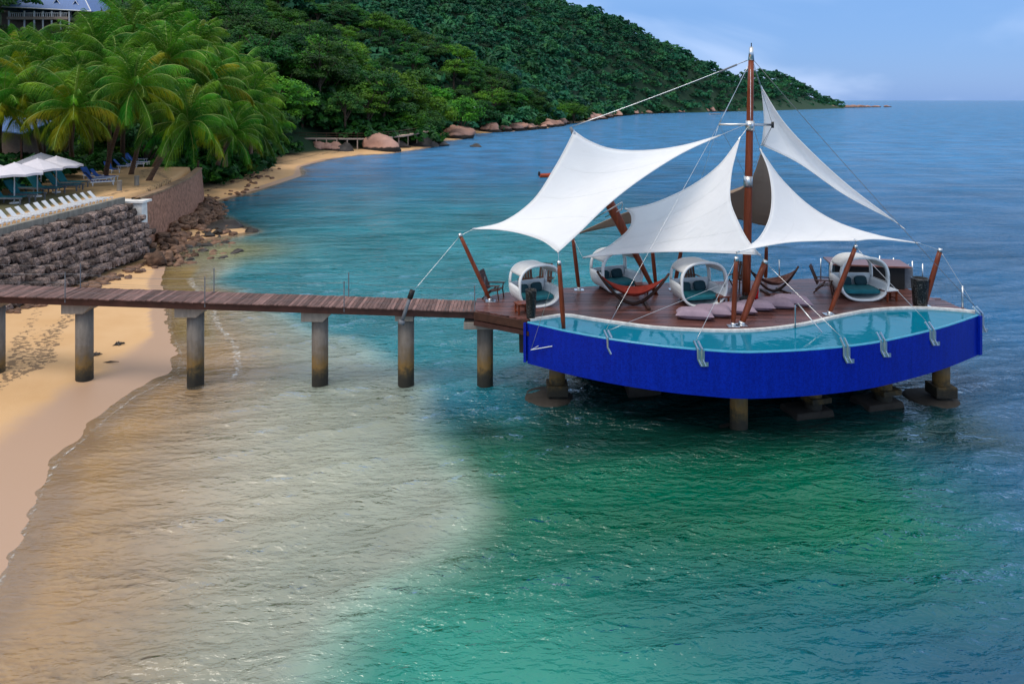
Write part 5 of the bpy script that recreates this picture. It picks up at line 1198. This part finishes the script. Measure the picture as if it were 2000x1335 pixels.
for i in range(420):   # thicket right behind the boardwalk
    px = r.uniform(520, 850) if i % 2 else r.uniform(520, 650); y = 162+.12*max(px-700, 0)+r.uniform(0, 45); x = (px-1000)*y/F; V, Q = VAR[r.integers(6)]; s_ = r.uniform(2, 4.6)
    v = V*s_+np.array([x, y, max(hz(x, y), 0)-.5]); VV.append(v); FF.append(Q+k); k += len(v)
for i in range(160):   # behind the lounger terrace
    y = r.uniform(40, 84); x = float(wallX(y))-r.uniform(9, 22); V, Q = VAR[r.integers(6)]; s_ = r.uniform(.9, 2.2)
    v = V*s_; v = v+np.array([x, y, hz(x, y)-.3]); VV.append(v); FF.append(Q+k); k += len(v)
o = bpy.data.objects.new('undergrowth', npmesh('undergrowth', np.vstack(VV), np.vstack(FF), 'leaf_dark')); link(o); prop(o, 'low dark green undergrowth along the forest edge and behind the terrace', 'undergrowth', kind='stuff')
# ------------------------------------------------------------------ coconut palms
def frond_mesh(elev, L_, droop, seed, mat):
    r = np.random.default_rng(seed); n = 24; p = np.array([0., 0, 0]); a = R(elev); pts = [p.copy()]; dirs = []
    for i in range(n):
        t = i/n; d = np.array([math.cos(a), 0, math.sin(a)]); dirs.append(d); p = p+d*L_/n; pts.append(p.copy()); a -= R(droop)/n*(.5+1.3*t)
    q = MB(); q.tube([Vector(x) for x in pts[::3]], [.05*(1-i/len(pts[::3]))+.008 for i in range(len(pts[::3]))], 4)
    nr = len(q.f)
    for i in range(1, n):
        t = i/n; ln = L_*.30*(math.sin(math.pi*min(1, t*.86+.14))**.7)*r.uniform(.85, 1.1); d = dirs[i]
        for sgn in (-1, 1):
            for h in (0, .5):
                o = np.array(pts[i])+d*L_/n*h
                out = np.array([d[0]*.8, sgn*.62, d[2]*.8-.42+r.normal()*.12]); out /= np.linalg.norm(out); w_ = d*.024*L_/4.2
                tip = o+out*ln+np.array([0, 0, -ln*.5]); md = o+out*ln*.55
                q.add([o-w_, o+w_, md+w_*.9, tip, md-w_*.9], [(0, 1, 2, 3, 4)])
    me = bpy.data.meshes.new('frond'); me.from_pydata(q.v, [], q.f); me.materials.append(MAT[mat]); me.materials.append(MAT['rachis']); me.update()
    for f_ in me.polygons[:nr]: f_.material_index = 1
    return me
LEV = [(80, 62), (62, 84), (38, 84), (14, 74), (-14, 58), (-45, 30)]
FR = {m_: [[frond_mesh(e, 4.3, d, 7*j+v, m_) for v in range(2)] for j, (e, d) in enumerate(LEV)] for m_ in ('frond', 'frond_yellow')}
def palm(px, py, bpx, bpy_, Y0, label, sc=1.0, yellow=.1, nfr=(6, 7, 7, 6, 4, 2), Yb=None):
    b = G(bpx, bpy_, TZ) if Yb is None else P(bpx, bpy_, Yb); top = P(px, py, Y0)
    if Yb is None: b = Vector((b.x, b.y, TZ-.3))
    t = thing('coconut_palm', b, label, 'palm', 'coconut palms behind the beach')
    mid = (b+top)/2+Vector(((b.x-top.x)*.18, (b.y-top.y)*.1, -(top.z-b.z)*.06))
    pts = [b*(1-u)**2+mid*2*u*(1-u)+top*u*u for u in np.linspace(0, 1, 10)]
    MB().tube(pts, [.26*sc, .21*sc, .19*sc, .18*sc, .17*sc, .165*sc, .16*sc, .155*sc, .16*sc, .13*sc], 9).build('trunk', 'trunk', t, True)
    for j, k in enumerate(nfr):
        off = random.uniform(0, 6.28)
        for i in range(k):
            ym = random.random() < yellow*(2.2 if j >= 3 else .6)
            o = bpy.data.objects.new('frond', random.choice(FR['frond_yellow' if ym else 'frond'][j])); link(o, t)
            o.location = top-b; o.rotation_euler = (random.uniform(-.12, .12), random.uniform(-.12, .12), off+6.283*i/k+random.uniform(-.25, .25)); s_ = sc*random.uniform(.85, 1.12); o.scale = (s_, s_, s_)
    if yellow > .15:
        for i in range(6):
            a = i*1.05; MB().lathe(top+Vector((.28*math.cos(a), .28*math.sin(a), -.35)), [(.03, -.16), (.12, -.05), (.12, .06), (.03, .15)], 8).build('coconut', 'coconut', t, True)
palm(143, 214, 150, 330, 60, 'low palm with yellowing fronds and coconuts above the parasols', 1.05, .45)
palm(262, 172, 205, 345, 62, 'palm with dark crown in the middle of the front row', 1.12, .12)
palm(368, 240, 288, 352, 66, 'leaning palm hanging over the brown wall', 1.15, .08)
palm(60, 190, 95, 335, 62, 'palm at the left behind the parasols', 1.05, .25)
palm(8, 205, 10, 330, 60, 'palm cut by the left frame edge', 1.0, .35)
palm(190, 112, 180, 320, 72, 'tall palm at the back left below the villa', 1.3, .05)
palm(255, 88, 240, 318, 76, 'tallest palm in the middle of the grove', 1.35, .05)
palm(330, 118, 262, 318, 74, 'tall palm above the leaning one', 1.3, .05)
palm(400, 170, 300, 325, 80, 'palm right of the grove centre over the beach', 1.35, .05)
palm(385, 95, 330, 310, 90, 'rear palm towards the broadleaf trees', 1.4, .03)
palm(110, 135, 120, 325, 72, 'palm in the second row below the villa', 1.2, .1)
palm(440, 215, 440, 325, 92, 'palm arching above the squat brown pier', 1.35, .03, Yb=90)
palm(490, 205, 490, 318, 104, 'rightmost tall palm over the sand', 1.5, .03, Yb=104)
palm(430, 140, 420, 305, 100, 'palm behind the rightmost pair', 1.45, .03, Yb=100)
palm(505, 255, 505, 310, 112, 'low palm at the right end of the grove', 1.45, .03, Yb=112)
palm(300, 205, 255, 340, 70, 'palm between the leaning palm and the dark crowned one', 1.1, .08)
palm(45, 120, 50, 320, 76, 'rear palm at the far left of the grove', 1.2, .08)
palm(455, 265, 425, 322, 84, 'short palm with drooping fronds beside the beach rocks', 1.1, .03, Yb=84)
palm(225, 145, 215, 330, 68, 'slender palm rising through the middle of the grove', 1.15, .06)
palm(160, 165, 140, 325, 68, 'palm behind the yellowing one with a darker crown', 1.1, .06)
palm(300, 60, 300, 300, 88, 'rear palm reaching the top of the grove below the broadleaf trees', 1.4, .02)
palm(470, 160, 460, 300, 108, 'rear palm against the dark broadleaf trees', 1.45, .02, Yb=108)
for i, (px, py, lab) in enumerate([(185, 688, 'dark seaweed clump on the sand right of the first pier column'), (233, 664, 'dark seaweed clump on the pale sand between the first two columns'), (216, 700, 'thin dark stick of driftwood lying on the sand')]):
    g = G(px, py, .4); g.z = hz(g.x, g.y); q = MB(); rr = np.random.default_rng(900+i)
    for k in range(7 if i < 2 else 1):
        a = rr.uniform(0, 3.14) if i < 2 else .1; l_ = rr.uniform(.12, .28) if i < 2 else .35; c = g+Vector((rr.normal()*.08, rr.normal()*.06, .03)) if i < 2 else g+Vector((0, 0, .03)); d = Vector((math.cos(a), math.sin(a), rr.normal()*.15))
        q.tube([c-d*l_, c+Vector((0, 0, .03)), c+d*l_], [.01, .04, .012], 5)
    prop(q.build('seaweed_clump' if i < 2 else 'driftwood', 'darkrock', None, origin=g), lab, 'seaweed' if i < 2 else 'driftwood')
